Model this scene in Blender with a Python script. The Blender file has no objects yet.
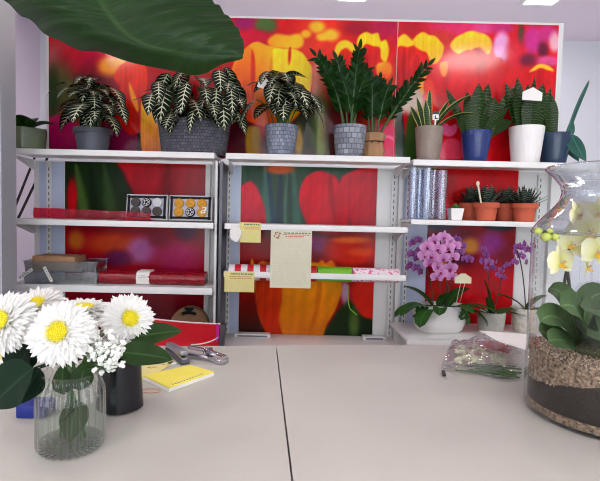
import bpy, math, random
import numpy as np
from mathutils import Vector, Matrix, Euler
R = math.radians
random.seed(7)
SC = bpy.context.scene
COL = SC.collection

# ------------------------------------------------------------------ camera model
F, CX, CY = 481.0, 278.0, 240.5
ROLL, PITCH, CAMZ = R(1.3), math.atan(26 / 481.0), 1.30
def ray(px, py):
    u, v = (px - CX) / F, (py - CY) / F
    a, b = u * math.cos(ROLL) + v * math.sin(ROLL), -u * math.sin(ROLL) + v * math.cos(ROLL)
    return Vector((a, math.cos(PITCH) - b * math.sin(PITCH), -math.sin(PITCH) - b * math.cos(PITCH)))
def P(px, py, Y):
    d = ray(px, py); return Vector((0, 0, CAMZ)) + d * (Y / d.y)
def T(px, py, z):
    d = ray(px, py); return Vector((0, 0, CAMZ)) + d * ((z - CAMZ) / d.z)
def proj(X, Y, Z):
    Z = Z - CAMZ
    f = Y * math.cos(PITCH) - Z * math.sin(PITCH)
    b = (-Y * math.sin(PITCH) - Z * math.cos(PITCH)) / f
    a = X / f
    u, v = a * math.cos(ROLL) - b * math.sin(ROLL), a * math.sin(ROLL) + b * math.cos(ROLL)
    return CX + u * F, CY + v * F
cd = bpy.data.cameras.new('camera'); cam = bpy.data.objects.new('camera', cd); COL.objects.link(cam)
cd.sensor_width = 36; cd.lens = 36 * F / 600; cd.shift_x = (300 - CX) / 600; cd.shift_y = 0
cd.clip_start = 0.02
fw = Vector((0, math.cos(PITCH), -math.sin(PITCH))); up = Vector((0, math.sin(PITCH), math.cos(PITCH)))
rt = Vector((1, 0, 0)) * math.cos(ROLL) + up * math.sin(ROLL)
u2 = up * math.cos(ROLL) - Vector((1, 0, 0)) * math.sin(ROLL)
cam.matrix_world = Matrix(((rt.x, u2.x, -fw.x, 0), (rt.y, u2.y, -fw.y, 0), (rt.z, u2.z, -fw.z, CAMZ), (0, 0, 0, 1)))
SC.camera = cam

# ------------------------------------------------------------------ materials
def lin(c):
    c = [x / 255.0 for x in c[:3]]
    return tuple(x / 12.92 if x <= 0.04045 else ((x + 0.055) / 1.055) ** 2.4 for x in c) + (1.0,)
class N:
    def __init__(s, name):
        s.m = bpy.data.materials.new(name); s.m.use_nodes = True
        s.t = s.m.node_tree; s.t.nodes.clear()
        s.out = s.n('ShaderNodeOutputMaterial')
    def n(s, typ, **kw):
        nd = s.t.nodes.new(typ)
        for k, v in kw.items(): setattr(nd, k, v)
        return nd
    def l(s, a, b): s.t.links.new(a, b)
    def math(s, op, a, b=None, clamp=False):
        nd = s.n('ShaderNodeMath', operation=op); nd.use_clamp = clamp
        for i, x in enumerate((a, b)):
            if x is None: continue
            if isinstance(x, (int, float)): nd.inputs[i].default_value = x
            else: s.l(x, nd.inputs[i])
        return nd.outputs[0]
    def mix(s, fac, a, b):
        nd = s.n('ShaderNodeMix', data_type='RGBA')
        for sock, x in ((nd.inputs[0], fac), (nd.inputs[6], a), (nd.inputs[7], b)):
            if isinstance(x, (int, float)): sock.default_value = x
            elif isinstance(x, tuple): sock.default_value = x
            else: s.l(x, sock)
        return nd.outputs[2]
    def noise(s, scale, detail=3, coord='Object', stretch=None):
        tc = s.n('ShaderNodeTexCoord'); nz = s.n('ShaderNodeTexNoise')
        nz.inputs['Scale'].default_value = scale; nz.inputs['Detail'].default_value = detail
        src = tc.outputs[coord]
        if stretch:
            mp = s.n('ShaderNodeMapping'); mp.inputs['Scale'].default_value = stretch
            s.l(src, mp.inputs[0]); src = mp.outputs[0]
        s.l(src, nz.inputs['Vector']); return nz.outputs['Fac']
    def bump(s, h, strength, dist=0.01):
        b = s.n('ShaderNodeBump'); b.inputs['Strength'].default_value = strength; b.inputs['Distance'].default_value = dist
        s.l(h, b.inputs['Height']); return b.outputs[0]
    def bsdf(s, col, rough=0.5, metal=0.0, normal=None, spec=0.5, **kw):
        p = s.n('ShaderNodeBsdfPrincipled')
        if isinstance(col, tuple): p.inputs['Base Color'].default_value = col
        else: s.l(col, p.inputs['Base Color'])
        if isinstance(rough, (int, float)): p.inputs['Roughness'].default_value = rough
        else: s.l(rough, p.inputs['Roughness'])
        p.inputs['Metallic'].default_value = metal
        p.inputs['Specular IOR Level'].default_value = spec
        for k, v in kw.items(): p.inputs[k.replace('_', ' ')].default_value = v
        if normal is not None: s.l(normal, p.inputs['Normal'])
        s.l(p.outputs[0], s.out.inputs[0]); return p
def pm(name, rgb, rough=0.5, var=0.06, scale=12, metal=0.0, bump=0.0, bscale=None, spec=0.5, stretch=None, **kw):
    m = N(name); f = m.noise(scale, stretch=stretch)
    c = lin(rgb)
    d = tuple(max(0, x * (1 - var * 2)) for x in c[:3]) + (1,)
    e = tuple(min(1, x * (1 + var * 2)) for x in c[:3]) + (1,)
    nm = m.bump(m.noise(bscale or scale * 4), bump) if bump else None
    m.bsdf(m.mix(f, d, e), rough, metal, nm, spec, **kw)
    return m.m
def uvs(m):
    tc = m.n('ShaderNodeTexCoord'); sp = m.n('ShaderNodeSeparateXYZ'); m.l(tc.outputs['UV'], sp.inputs[0])
    return sp.outputs[0], sp.outputs[1], tc.outputs['UV']
def thin_glass(name, tint=(1, 1, 1), base=0.04, edge=0.75, power=3.0, rough=0.02, bump=0.0, bscale=20, refr=0.0, ior=1.06, haze=0.0, stretch=None):
    m = N(name)
    nm = m.bump(m.noise(bscale, 2, stretch=stretch), bump, 0.01) if bump else None
    lw = m.n('ShaderNodeLayerWeight'); lw.inputs['Blend'].default_value = 0.5
    if nm: m.l(nm, lw.inputs['Normal'])
    fac = m.math('ADD', m.math('MULTIPLY', m.math('POWER', lw.outputs['Facing'], power), edge), base, True)
    tr = m.n('ShaderNodeBsdfTransparent'); tr.inputs[0].default_value = tuple(tint) + (1,)
    src = tr.outputs[0]
    if refr:
        rf = m.n('ShaderNodeBsdfRefraction'); rf.inputs['IOR'].default_value = ior; rf.inputs['Roughness'].default_value = 0.0
        rf.inputs[0].default_value = tuple(tint) + (1,)
        if nm: m.l(nm, rf.inputs['Normal'])
        mx = m.n('ShaderNodeMixShader'); mx.inputs[0].default_value = refr
        m.l(src, mx.inputs[1]); m.l(rf.outputs[0], mx.inputs[2]); src = mx.outputs[0]
    if haze:
        df = m.n('ShaderNodeBsdfDiffuse'); df.inputs[0].default_value = tuple(tint) + (1,)
        mx = m.n('ShaderNodeMixShader'); mx.inputs[0].default_value = haze
        m.l(src, mx.inputs[1]); m.l(df.outputs[0], mx.inputs[2]); src = mx.outputs[0]
    gl = m.n('ShaderNodeBsdfGlossy'); gl.inputs['Roughness'].default_value = rough
    if nm: m.l(nm, gl.inputs['Normal'])
    ms = m.n('ShaderNodeMixShader'); m.l(fac, ms.inputs[0]); m.l(src, ms.inputs[1]); m.l(gl.outputs[0], ms.inputs[2])
    m.l(ms.outputs[0], m.out.inputs[0]); return m.m
def leaf_mat(name, dark, light, rough=0.35, vein=None, nv=9, var=0.5, trans=0.25):
    m = N(name); u, v, uv = uvs(m)
    f = m.noise(14, 2)
    c = m.mix(f, lin(dark), lin(light))
    if vein:
        a = m.math('MULTIPLY', m.math('ABSOLUTE', m.math('SUBTRACT', u, 0.5)), 2)
        k = m.math('FRACT', m.math('MULTIPLY', m.math('SUBTRACT', v, m.math('MULTIPLY', a, 0.16)), nv))
        d = m.math('ABSOLUTE', m.math('SUBTRACT', k, 0.5))
        w = m.math('MULTIPLY', m.math('SUBTRACT', 1.08, a), 0.2)
        line = m.math('MULTIPLY', m.math('SUBTRACT', w, d), 14, True)
        mid = m.math('MULTIPLY', m.math('SUBTRACT', 0.075, a), 30, True)
        c = m.mix(m.math('MAXIMUM', line, mid), c, lin(vein))
    else:
        a = m.math('ABSOLUTE', m.math('SUBTRACT', u, 0.5))
        mid = m.math('MULTIPLY', m.math('SUBTRACT', 0.05, a), 12, True)
        c = m.mix(mid, c, lin(tuple(min(255, x * 1.25 + 12) for x in light)))
    p = m.bsdf(c, rough, 0, None, 0.13)
    if trans:
        t = m.n('ShaderNodeBsdfTranslucent'); m.l(c, t.inputs[0])
        mx = m.n('ShaderNodeMixShader'); mx.inputs[0].default_value = trans
        m.l(p.outputs[0], mx.inputs[1]); m.l(t.outputs[0], mx.inputs[2]); m.l(mx.outputs[0], m.out.inputs[0])
    return m.m
def sans_mat(name, dark, light, edge=None, bands=16):
    m = N(name); u, v, uv = uvs(m)
    nz = m.noise(40, 2)
    k = m.math('FRACT', m.math('ADD', m.math('MULTIPLY', v, bands), m.math('MULTIPLY', nz, 1.6)))
    s = m.math('MULTIPLY', m.math('SUBTRACT', m.math('ABSOLUTE', m.math('SUBTRACT', k, 0.5)), 0.32), 8, True)
    c = m.mix(s, lin(dark), lin(light))
    if edge:
        a = m.math('ABSOLUTE', m.math('SUBTRACT', u, 0.5))
        e = m.math('MULTIPLY', m.math('SUBTRACT', a, 0.36), 30, True)
        c = m.mix(e, c, lin(edge))
    m.bsdf(c, 0.4, 0, None, 0.25); return m.m
def weave_mat(name, c1, c2, mortar, su, sv, rough=0.7, bump=0.8):
    m = N(name); u, v, uv = uvs(m)
    mp = m.n('ShaderNodeMapping'); mp.inputs['Scale'].default_value = (su, sv, 1); m.l(uv, mp.inputs[0])
    b = m.n('ShaderNodeTexBrick'); m.l(mp.outputs[0], b.inputs['Vector'])
    b.inputs['Scale'].default_value = 1.0; b.inputs['Mortar Size'].default_value = 0.07; b.inputs['Mortar Smooth'].default_value = 0.6
    b.inputs['Brick Width'].default_value = 1.0; b.inputs['Row Height'].default_value = 1.0
    b.inputs['Color1'].default_value = lin(c1); b.inputs['Color2'].default_value = lin(c2); b.inputs['Mortar'].default_value = lin(mortar)
    h = m.math('SUBTRACT', 1.0, b.outputs['Fac'])
    m.bsdf(b.outputs['Color'], rough, 0, m.bump(h, bump, 0.006)); return m.m

M = {}
M['white'] = pm('white_powder_coat', (232, 232, 228), 0.35, 0.02, 6)
M['frame'] = pm('pale_frame_paint', (218, 219, 216), 0.4, 0.03, 6)
M['bluestrip'] = pm('pale_blue_strip', (186, 198, 222), 0.3, 0.06, 3, stretch=(6, 6, 0.6))  # pale blue tint of the left-hand side strips
M['slot'] = pm('slot_shadow_grey', (95, 98, 108), 0.6)
M['greymetal'] = pm('grey_metal', (150, 150, 156), 0.35, 0.05, 8, metal=0.6)
M['darkmetal'] = pm('dark_grey_metal', (92, 92, 98), 0.4, 0.05, 8, metal=0.5)
M['chrome'] = pm('chrome', (205, 205, 210), 0.14, 0.05, 30, metal=1.0)
M['blackplastic'] = pm('black_plastic', (22, 22, 26), 0.3, 0.1)
M['black_gloss'] = pm('black_glaze', (16, 17, 24), 0.18, 0.1)
M['navy'] = pm('blue_glaze', (28, 52, 112), 0.22, 0.12, 20, stretch=(1, 1, 6), bump=0.2, bscale=60)
M['navydark'] = pm('dark_teal_blue_glaze', (32, 55, 80), 0.25, 0.12, 12)
M['taupe'] = pm('taupe_ribbed_glaze', (142, 128, 116), 0.45, 0.08, 30, stretch=(1, 1, 6), bump=0.3, bscale=70)
M['whitepot'] = pm('white_pot_glaze', (238, 236, 232), 0.35, 0.02, 10)
M['greypot'] = pm('dark_grey_pot_plastic', (78, 82, 92), 0.5, 0.06)
M['terracotta'] = pm('terracotta', (196, 92, 62), 0.75, 0.1, 25, bump=0.1)
M['concrete'] = pm('pale_concrete', (170, 170, 158), 0.85, 0.14, 40, bump=0.3, bscale=120)
M['soil'] = pm('dark_potting_soil', (44, 36, 30), 0.95, 0.4, 90, bump=0.8, bscale=200)
M['soil_layer'] = pm('compacted_dark_soil', (42, 34, 28), 0.95, 0.2, 40, bump=0.4, bscale=160)
M['moss'] = pm('moss', (72, 74, 38), 0.95, 0.4, 60, bump=1.0, bscale=150)
M['wicker'] = weave_mat('grey_wicker', (96, 97, 106), (72, 74, 84), (44, 45, 52), 64, 24, 0.7, 1.0)
M['weave'] = weave_mat('blue_grey_woven', (158, 166, 180), (118, 128, 146), (84, 90, 104), 26, 14, 0.65, 0.8)
M['weave2'] = weave_mat('grey_block_relief', (160, 165, 172), (120, 126, 138), (92, 97, 108), 18, 10, 0.6, 0.8)
M['kraft'] = pm('kraft_paper', (168, 128, 92), 0.85, 0.12, 20, bump=0.8, bscale=35)
M['twine'] = pm('dark_twine', (72, 46, 30), 0.9)
M['zebra'] = leaf_mat('zebra_leaf', (7, 18, 9), (18, 36, 18), 0.4, vein=(222, 228, 196), nv=8, trans=0.06)
M['stem'] = pm('green_stem', (58, 90, 40), 0.5, 0.15)
M['darkstem'] = pm('dark_stem', (52, 48, 36), 0.5, 0.15)
M['zz'] = leaf_mat('glossy_dark_leaflet', (6, 26, 6), (26, 64, 18), 0.3, trans=0.1)
M['sans'] = sans_mat('banded_sword_leaf', (18, 40, 12), (70, 98, 40))
M['sansedge'] = sans_mat('edged_sword_leaf', (34, 58, 34), (70, 100, 60), edge=(176, 180, 96))
M['ruby'] = leaf_mat('blue_green_broad_leaf', (36, 78, 72), (70, 118, 106), 0.3)
M['haworthia'] = sans_mat('white_banded_succulent_leaf', (22, 40, 30), (120, 138, 122), bands=9)
M['succulent'] = pm('bright_green_succulent', (70, 130, 50), 0.5, 0.2)
M['orchidleaf'] = leaf_mat('orchid_leaf', (24, 58, 22), (62, 104, 46), 0.35, trans=0.15)
M['mumleaf'] = leaf_mat('dull_dark_leaf', (22, 40, 18), (50, 76, 34), 0.5, trans=0.12)
M['darkleaf'] = leaf_mat('deep_green_leaf', (16, 34, 22), (30, 52, 34), 0.5, trans=0.1)  # darker green for the left-hand bouquet leaves
M['terleaf'] = leaf_mat('grey_green_orchid_leaf', (50, 72, 42), (92, 116, 74), 0.4, trans=0.15)
M['paper'] = pm('white_paper', (236, 234, 228), 0.8, 0.02)
M['cream'] = pm('cream_paper', (214, 208, 176), 0.8, 0.03)
M['a4'] = pm('pale_green_cream_paper', (220, 218, 190), 0.8, 0.02)
M['yellownote'] = pm('pale_yellow_note_paper', (226, 214, 140), 0.8, 0.03)
M['yellow'] = pm('bright_yellow_paper', (240, 226, 92), 0.8, 0.03)
M['ink_green'] = pm('green_ink', (70, 140, 90), 0.8)
M['ink_red'] = pm('red_ink', (196, 84, 70), 0.8)
M['ink_dark'] = pm('dark_ink', (60, 50, 56), 0.8)
M['ink_grey'] = pm('faint_grey_ink', (200, 199, 176), 0.8)
M['red'] = pm('red_card', (206, 18, 36), 0.35, 0.05)
M['magenta'] = pm('magenta_card', (206, 40, 160), 0.4)
M['green'] = pm('bright_green_wrap', (110, 180, 40), 0.45, 0.1)
M['orange'] = pm('orange_rubber', (196, 140, 90), 0.6)
M['blueplastic'] = pm('blue_plastic', (22, 44, 134), 0.4, 0.1)
M['candle_y'] = pm('yellow_wax', (206, 146, 22), 0.5, 0.2, 90, bump=0.6, bscale=180)
M['candle_k'] = pm('dark_brown_wax', (66, 58, 56), 0.5, 0.2, 90, bump=0.6, bscale=180)
M['candle_w'] = pm('white_wax', (198, 198, 200), 0.5, 0.1, 90)
M['boxgrey'] = pm('grey_box_card', (188, 188, 192), 0.6)
M['boxlining'] = pm('silver_box_lining', (186, 186, 200), 0.4, 0.1, 30)
M['boxrim'] = pm('black_box_rim', (12, 11, 13), 0.6, spec=.2)
def petal_mat(name, rgb):
    m = N(name); f = m.noise(60); a = lin(rgb); c = m.mix(f, tuple(x * .96 for x in a[:3]) + (1,), tuple(min(1, x * 1.04) for x in a[:3]) + (1,))
    p = m.bsdf(c, .6, 0, None, .2); t = m.n('ShaderNodeBsdfTranslucent'); m.l(c, t.inputs[0]); mx = m.n('ShaderNodeMixShader'); mx.inputs[0].default_value = .35
    m.l(p.outputs[0], mx.inputs[1]); m.l(t.outputs[0], mx.inputs[2]); m.l(mx.outputs[0], m.out.inputs[0]); return m.m
M['petal_w'] = petal_mat('white_petal', (240, 240, 236))
M['petal_y'] = petal_mat('pale_yellow_inner_petal', (238, 232, 150))
M['disc_y'] = pm('yellow_flower_disc', (232, 220, 44), 0.8, 0.12, 200)
M['gyp'] = pm('gypsophila_white', (232, 234, 226), 0.7, 0.05)
M['ceil'] = pm('ceiling_paint', (236, 224, 236), 0.9, 0.01, 2)
M['wallp'] = pm('lilac_light_wall_tint', (208, 196, 212), 0.9, 0.02, 2)  # pinkish light on the left wall put into its colour
M['wallg'] = pm('pale_grey_wall_paint', (214, 216, 222), 0.9, 0.02, 2)
M['column'] = pm('grey_column_paint', (164, 167, 172), 0.6, 0.03, 3)
M['floor'] = pm('pale_floor_tile', (206, 200, 196), 0.5, 0.05, 3)
M['greenglaze'] = pm('grey_green_glaze', (104, 116, 88), 0.25, 0.15, 12)
M['wood'] = pm('grey_laminate', (190, 182, 172), 0.6, 0.05, 5)
M['branch'] = pm('black_branch', (26, 22, 22), 0.7)
M['lampframe'] = pm('white_lamp_frame', (235, 235, 235), 0.4, 0.01)
M['clear'] = thin_glass('clear_plastic', (0.93, 0.95, 0.97), 0.06, 0.7, 2.5, 0.06, 0.5, 30, haze=0.05)
M['film'] = thin_glass('crinkled_clear_film', (0.95, 0.95, 0.94), 0.07, 0.6, 2.2, 0.06, 1.0, 30, haze=0.1)
M['tray'] = thin_glass('smoky_clear_acrylic', (0.82, 0.85, 0.86), 0.1, 0.85, 1.8, 0.08, 0.3, 40, haze=0.10)
M['sleeve'] = thin_glass('ribbed_clear_sleeve', (0.86, 0.9, 0.96), 0.1, 0.7, 2.0, 0.06, 0.5, 12, haze=0.07, stretch=(3, 3, 0.3))
M['redfilm'] = thin_glass('red_translucent_film', (0.85, 0.05, 0.09), 0.03, 0.4, 3, 0.15, 0.3, 30, haze=0.22)
M['vaseglass'] = thin_glass('fluted_vase_glass', (0.87, 0.91, 0.88), 0.05, 0.95, 1.9, 0.015, 0.1, 30, refr=0.0, stretch=(3, 3, 0.5))
M['water'] = thin_glass('vase_water_surface', (0.95, 0.97, 0.955), 0.02, 0.6, 4, 0.02, 0.15, 25)
M['jarglass'] = thin_glass('jar_glass', (0.95, 0.965, 0.97), 0.035, 0.85, 3.4, 0.02, 0.05, 5)
M['neckglass'] = thin_glass('wavy_jar_neck_glass', (0.88, 0.92, 0.95), 0.12, 0.8, 1.6, 0.03, 0.9, 9, refr=0.6, ior=1.12)
m = N('worktop_stone'); f = m.noise(3.2, 4); g = m.noise(120, 2)
c = m.mix(f, lin((176, 174, 164)), lin((200, 198, 187))); c = m.mix(m.math('MULTIPLY', g, 0.25), c, lin((180, 178, 168)))
m.bsdf(c, 0.42, 0, m.bump(g, 0.05, 0.002), 0.35); M['top'] = m.m
m = N('banana_leaf'); u, v, uv = uvs(m)
mp = m.n('ShaderNodeMapping'); mp.inputs['Scale'].default_value = (0.7, 60, 1); m.l(uv, mp.inputs[0])
nz = m.n('ShaderNodeTexNoise'); nz.inputs['Scale'].default_value = 1.0; nz.inputs['Detail'].default_value = 3; m.l(mp.outputs[0], nz.inputs['Vector'])
c = m.mix(nz.outputs['Fac'], lin((8, 26, 10)), lin((38, 70, 28)))
a = m.math('ABSOLUTE', m.math('SUBTRACT', u, 0.5)); mid = m.math('MULTIPLY', m.math('SUBTRACT', 0.02, a), 80, True)
c = m.mix(mid, c, lin((44, 74, 32)))
p = m.bsdf(c, 0.32, 0, m.bump(nz.outputs['Fac'], 0.25, 0.01), 0.25)
t = m.n('ShaderNodeBsdfTranslucent'); m.l(m.mix(0.5, c, lin((60, 110, 24))), t.inputs[0]); mx = m.n('ShaderNodeMixShader'); mx.inputs[0].default_value = 0.25
m.l(p.outputs[0], mx.inputs[1]); m.l(t.outputs[0], mx.inputs[2]); m.l(mx.outputs[0], m.out.inputs[0]); M['banana'] = m.m
def orchid_petal(name, base, edge, veinc, vs=0.5):
    m = N(name); u, v, uv = uvs(m)
    c = m.mix(m.math('POWER', v, 0.8), lin(base), lin(edge))
    st = m.math('FRACT', m.math('MULTIPLY', u, 9)); st = m.math('MULTIPLY', m.math('SUBTRACT', 0.3, m.math('ABSOLUTE', m.math('SUBTRACT', st, 0.5))), 3, True)
    c = m.mix(m.math('MULTIPLY', st, vs), c, lin(veinc))
    p = m.bsdf(c, 0.55); t = m.n('ShaderNodeBsdfTranslucent'); m.l(c, t.inputs[0]); mx = m.n('ShaderNodeMixShader'); mx.inputs[0].default_value = 0.25
    m.l(p.outputs[0], mx.inputs[1]); m.l(t.outputs[0], mx.inputs[2]); m.l(mx.outputs[0], m.out.inputs[0]); return m.m
M['orchid_p'] = orchid_petal('mauve_orchid_petal', (200, 112, 184), (228, 172, 218), (160, 56, 140), 0.4)
M['orchid_d'] = orchid_petal('deep_violet_orchid_petal', (120, 50, 130), (170, 100, 180), (96, 30, 100), 0.5)
M['orchid_lip'] = pm('magenta_orchid_lip', (150, 20, 96), 0.5)
M['orchid_y'] = orchid_petal('cream_yellow_orchid_petal', (226, 224, 120), (246, 243, 214), (232, 230, 170), 0.3)
M['orchid_ylip'] = pm('yellow_orchid_lip', (226, 176, 40), 0.5)
M['bud'] = pm('yellow_green_bud', (176, 188, 90), 0.5)
m = N('mixed_gravel'); ge = m.n('ShaderNodeNewGeometry')
c = m.mix(ge.outputs['Random Per Island'], lin((84, 66, 52)), lin((206, 182, 154))); m.bsdf(c, 0.7); M['gravel'] = m.m
m = N('gravel_fines'); f = m.noise(150, 2); f = m.math('MULTIPLY', m.math('SUBTRACT', f, .3), 2.4, True)
c = m.mix(f, lin((66, 52, 42)), lin((176, 150, 122))); m.bsdf(c, 0.8, 0, m.bump(f, .8, .004)); M['gravelbed'] = m.m
def emis(name, rgb, s):
    m = N(name); e = m.n('ShaderNodeEmission'); e.inputs[0].default_value = tuple(rgb) + (1,); e.inputs[1].default_value = s
    m.l(e.outputs[0], m.out.inputs[0]); return m.m
m = N('printed_tulip_photo'); va = m.n('ShaderNodeAttribute', attribute_name='ink'); m.bsdf(va.outputs['Color'], 0.17, 0, None, 0.14); M['print'] = m.m
m = N('glossy_tulip_photo'); va = m.n('ShaderNodeAttribute', attribute_name='ink'); m.bsdf(va.outputs['Color'], 0.13, 0, None, 0.4); M['printgloss'] = m.m
m = N('red_white_striped_wrap'); u, v, uv = uvs(m)
s = m.math('GREATER_THAN', m.math('FRACT', m.math('MULTIPLY', v, 8)), 0.5)
m.bsdf(m.mix(s, lin((200, 22, 40)), lin((225, 220, 222))), 0.4); M['stripe'] = m.m
m = N('pink_floral_wrap'); f = m.noise(70, 1)
m.bsdf(m.mix(m.math('MULTIPLY', m.math('SUBTRACT', f, 0.5), 9, True), lin((236, 224, 228)), lin((226, 96, 140))), 0.5); M['floral'] = m.m

# ------------------------------------------------------------------ mesh builder
class MB:
    def __init__(s): s.v, s.f, s.mi, s.uv = [], [], [], []
    def add(s, vs, fs, mi=0, uvl=None, xf=None):
        o = len(s.v)
        s.v += [tuple(xf @ Vector(v)) if xf else tuple(v) for v in vs]
        for k, f in enumerate(fs):
            s.f.append(tuple(i + o for i in f)); s.mi.append(mi)
            s.uv.append([uvl[i] for i in f] if uvl else [(0, 0)] * len(f))
        return s
    def box(s, c, d, mi=0, rot=None, bev=0.0):
        x, y, z = d[0] / 2, d[1] / 2, d[2] / 2
        b = min(bev, x * 0.9, y * 0.9, z * 0.9)
        xf = Matrix.Translation(c) @ (rot.to_matrix().to_4x4() if rot else Matrix())
        if b <= 0:
            vs = [(i * x, j * y, k * z) for i in (-1, 1) for j in (-1, 1) for k in (-1, 1)]
            fs = [(0, 1, 3, 2), (4, 6, 7, 5), (0, 4, 5, 1), (2, 3, 7, 6), (0, 2, 6, 4), (1, 5, 7, 3)]
            return s.add(vs, fs, mi, None, xf)
        import bmesh
        bm = bmesh.new(); bmesh.ops.create_cube(bm, size=1)
        for v in bm.verts: v.co = Vector((v.co.x * d[0], v.co.y * d[1], v.co.z * d[2]))
        bmesh.ops.bevel(bm, geom=list(bm.edges), offset=b, segments=2, profile=0.6, affect='EDGES')
        bm.verts.index_update()
        s.add([v.co[:] for v in bm.verts], [[v.index for v in f.verts] for f in bm.faces], mi, None, xf); bm.free(); return s
    def prism(s, pts, z0, z1, mi=0, xf=None):
        n = len(pts)
        vs = [(p[0], p[1], z0) for p in pts] + [(p[0], p[1], z1) for p in pts]
        fs = [tuple(range(n - 1, -1, -1)), tuple(range(n, 2 * n))] + [(i, (i + 1) % n, (i + 1) % n + n, i + n) for i in range(n)]
        return s.add(vs, fs, mi, None, xf)
    def lathe(s, prof, n=32, mi=0, xf=None, flute=0, amp=0.0, sq=0.0, ell=1.0):
        m = len(prof); vs, uvl, fs = [], [], []
        L = [0]
        for k in range(1, m): L.append(L[-1] + math.hypot(prof[k][0] - prof[k - 1][0], prof[k][1] - prof[k - 1][1]))
        for k, (r, z) in enumerate(prof):
            for i in range(n + 1):
                a = 2 * math.pi * i / n
                rr = r * (1 + amp * math.cos(a * flute)) if flute else r
                vs.append((rr * math.cos(a), rr * math.sin(a) * ell, z)); uvl.append((i / n, L[k] / max(L[-1], 1e-6)))
        for k in range(m - 1):
            for i in range(n):
                a = k * (n + 1) + i
                fs.append((a, a + 1, a + n + 2, a + n + 1))
        return s.add(vs, fs, mi, uvl, xf)
    def disc(s, r, z, n=32, mi=0, xf=None, ell=1.0):
        return s.add([(r * math.cos(2 * math.pi * i / n), r * math.sin(2 * math.pi * i / n) * ell, z) for i in range(n)], [tuple(range(n))], mi, None, xf)
    def tube(s, pts, r, n=8, mi=0, caps=True):
        pts = [Vector(p) for p in pts]; m = len(pts)
        rs = r if isinstance(r, (list, tuple)) else [r] * m
        vs, fs, uvl = [], [], []
        prev = None
        for k, p in enumerate(pts):
            d = (pts[min(k + 1, m - 1)] - pts[max(k - 1, 0)]).normalized()
            if prev is None:
                a = d.orthogonal().normalized()
            else:
                a = (prev - d * prev.dot(d)).normalized()
            prev = a; b = d.cross(a)
            for i in range(n):
                t = 2 * math.pi * i / n
                vs.append(p + (a * math.cos(t) + b * math.sin(t)) * rs[k]); uvl.append((i / n, k / max(1, m - 1)))
        for k in range(m - 1):
            for i in range(n):
                fs.append((k * n + i, k * n + (i + 1) % n, (k + 1) * n + (i + 1) % n, (k + 1) * n + i))
        if caps: fs += [tuple(range(n - 1, -1, -1)), tuple(range((m - 1) * n, m * n))]
        return s.add(vs, fs, mi, uvl)
    def ball(s, c, r, mi=0, seg=8, ring=6, xf=None):
        rx, ry, rz = r if isinstance(r, (tuple, list)) else (r, r, r)
        vs, fs = [], []
        for k in range(ring + 1):
            th = math.pi * k / ring
            for i in range(seg):
                a = 2 * math.pi * i / seg
                vs.append((c[0] + rx * math.sin(th) * math.cos(a), c[1] + ry * math.sin(th) * math.sin(a), c[2] + rz * math.cos(th)))
        for k in range(ring):
            for i in range(seg):
                fs.append((k * seg + i, (k + 1) * seg + i, (k + 1) * seg + (i + 1) % seg, k * seg + (i + 1) % seg))
        return s.add(vs, fs, mi, None, xf)
    def leaf(s, p, d, L, W, droop=0.6, fold=0.25, seg=7, mi=0, shape='ovate', twist=0.0, sideref=None, cross=2, wave=0.0, ph=0.0):
        p = Vector(p); d = Vector(d).normalized()
        z = Vector((0, 0, 1))
        sd = d.cross(z) if sideref is None else Vector(sideref)
        if sd.length < 1e-3: sd = Vector((1, 0, 0))
        sd.normalize()
        vs, uvl, fs = [], [], []
        nc = cross * 2 + 1
        for k in range(seg + 1):
            t = k / seg
            if shape == 'ovate': w = math.sin(math.pi * min(1, t ** 0.75)) ** 0.85 * (1 - 0.15 * t)
            elif shape == 'sword': w = (0.75 + 0.5 * t) * (1 - max(0, (t - 0.55) / 0.45) ** 1.6) if t < 1 else 0
            elif shape == 'strap': w = min(1, 0.45 + t * 2.2) * math.sqrt(max(0, 1 - max(0, (t - 0.5) / 0.5) ** 2.4))
            elif shape == 'petal': w = min(1, 0.35 + 1.6 * t) * math.sqrt(max(0.0, 1 - max(0, (t - 0.6) / 0.4) ** 2.2))
            elif shape == 'round': w = math.sin(math.pi * min(1, 0.06 + 0.94 * t)) ** 0.55
            else: w = max(0, 1 - t) ** 0.8
            n = sd.cross(d).normalized()
            cs, sn = math.cos(twist * t), math.sin(twist * t)
            s2 = sd * cs + n * sn; n2 = n * cs - sd * sn
            for j in range(nc):
                q = (j - cross) / cross
                h = abs(q) * fold * W * 0.5 * w + wave * W * math.sin(t * 9 + ph + (2 if q > 0 else 0)) * abs(q) * w
                vs.append(p + s2 * (q * W * 0.5 * w) + n2 * h); uvl.append((0.5 + q * 0.5, t))
            if k < seg:
                p = p + d * (L / seg)
                ang = -droop / seg
                d = (Matrix.Rotation(ang, 3, sd) @ d).normalized()
        for k in range(seg):
            for j in range(nc - 1):
                a = k * nc + j; fs.append((a, a + 1, a + nc + 1, a + nc))
        return s.add(vs, fs, mi, uvl)
    def build(s, name, mats, parent=None, smooth=True, loc=None, rot=None, ang=None):
        me = bpy.data.meshes.new(name)
        me.from_pydata([tuple(v) for v in s.v], [], s.f)
        mats = mats if isinstance(mats, (list, tuple)) else [mats]
        for q in mats: me.materials.append(M[q] if isinstance(q, str) else q)
        me.polygons.foreach_set('material_index', s.mi)
        ul = me.uv_layers.new(name='UVMap')
        ul.data.foreach_set('uv', [c for f in s.uv for w in f for c in w])
        me.update()
        if smooth:
            me.shade_smooth()
            me.set_sharp_from_angle(angle=R(ang or 40))
        o = bpy.data.objects.new(name, me); COL.objects.link(o)
        if parent: o.parent = parent
        if loc is not None: o.location = loc
        if rot is not None: o.rotation_euler = rot
        return o
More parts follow.
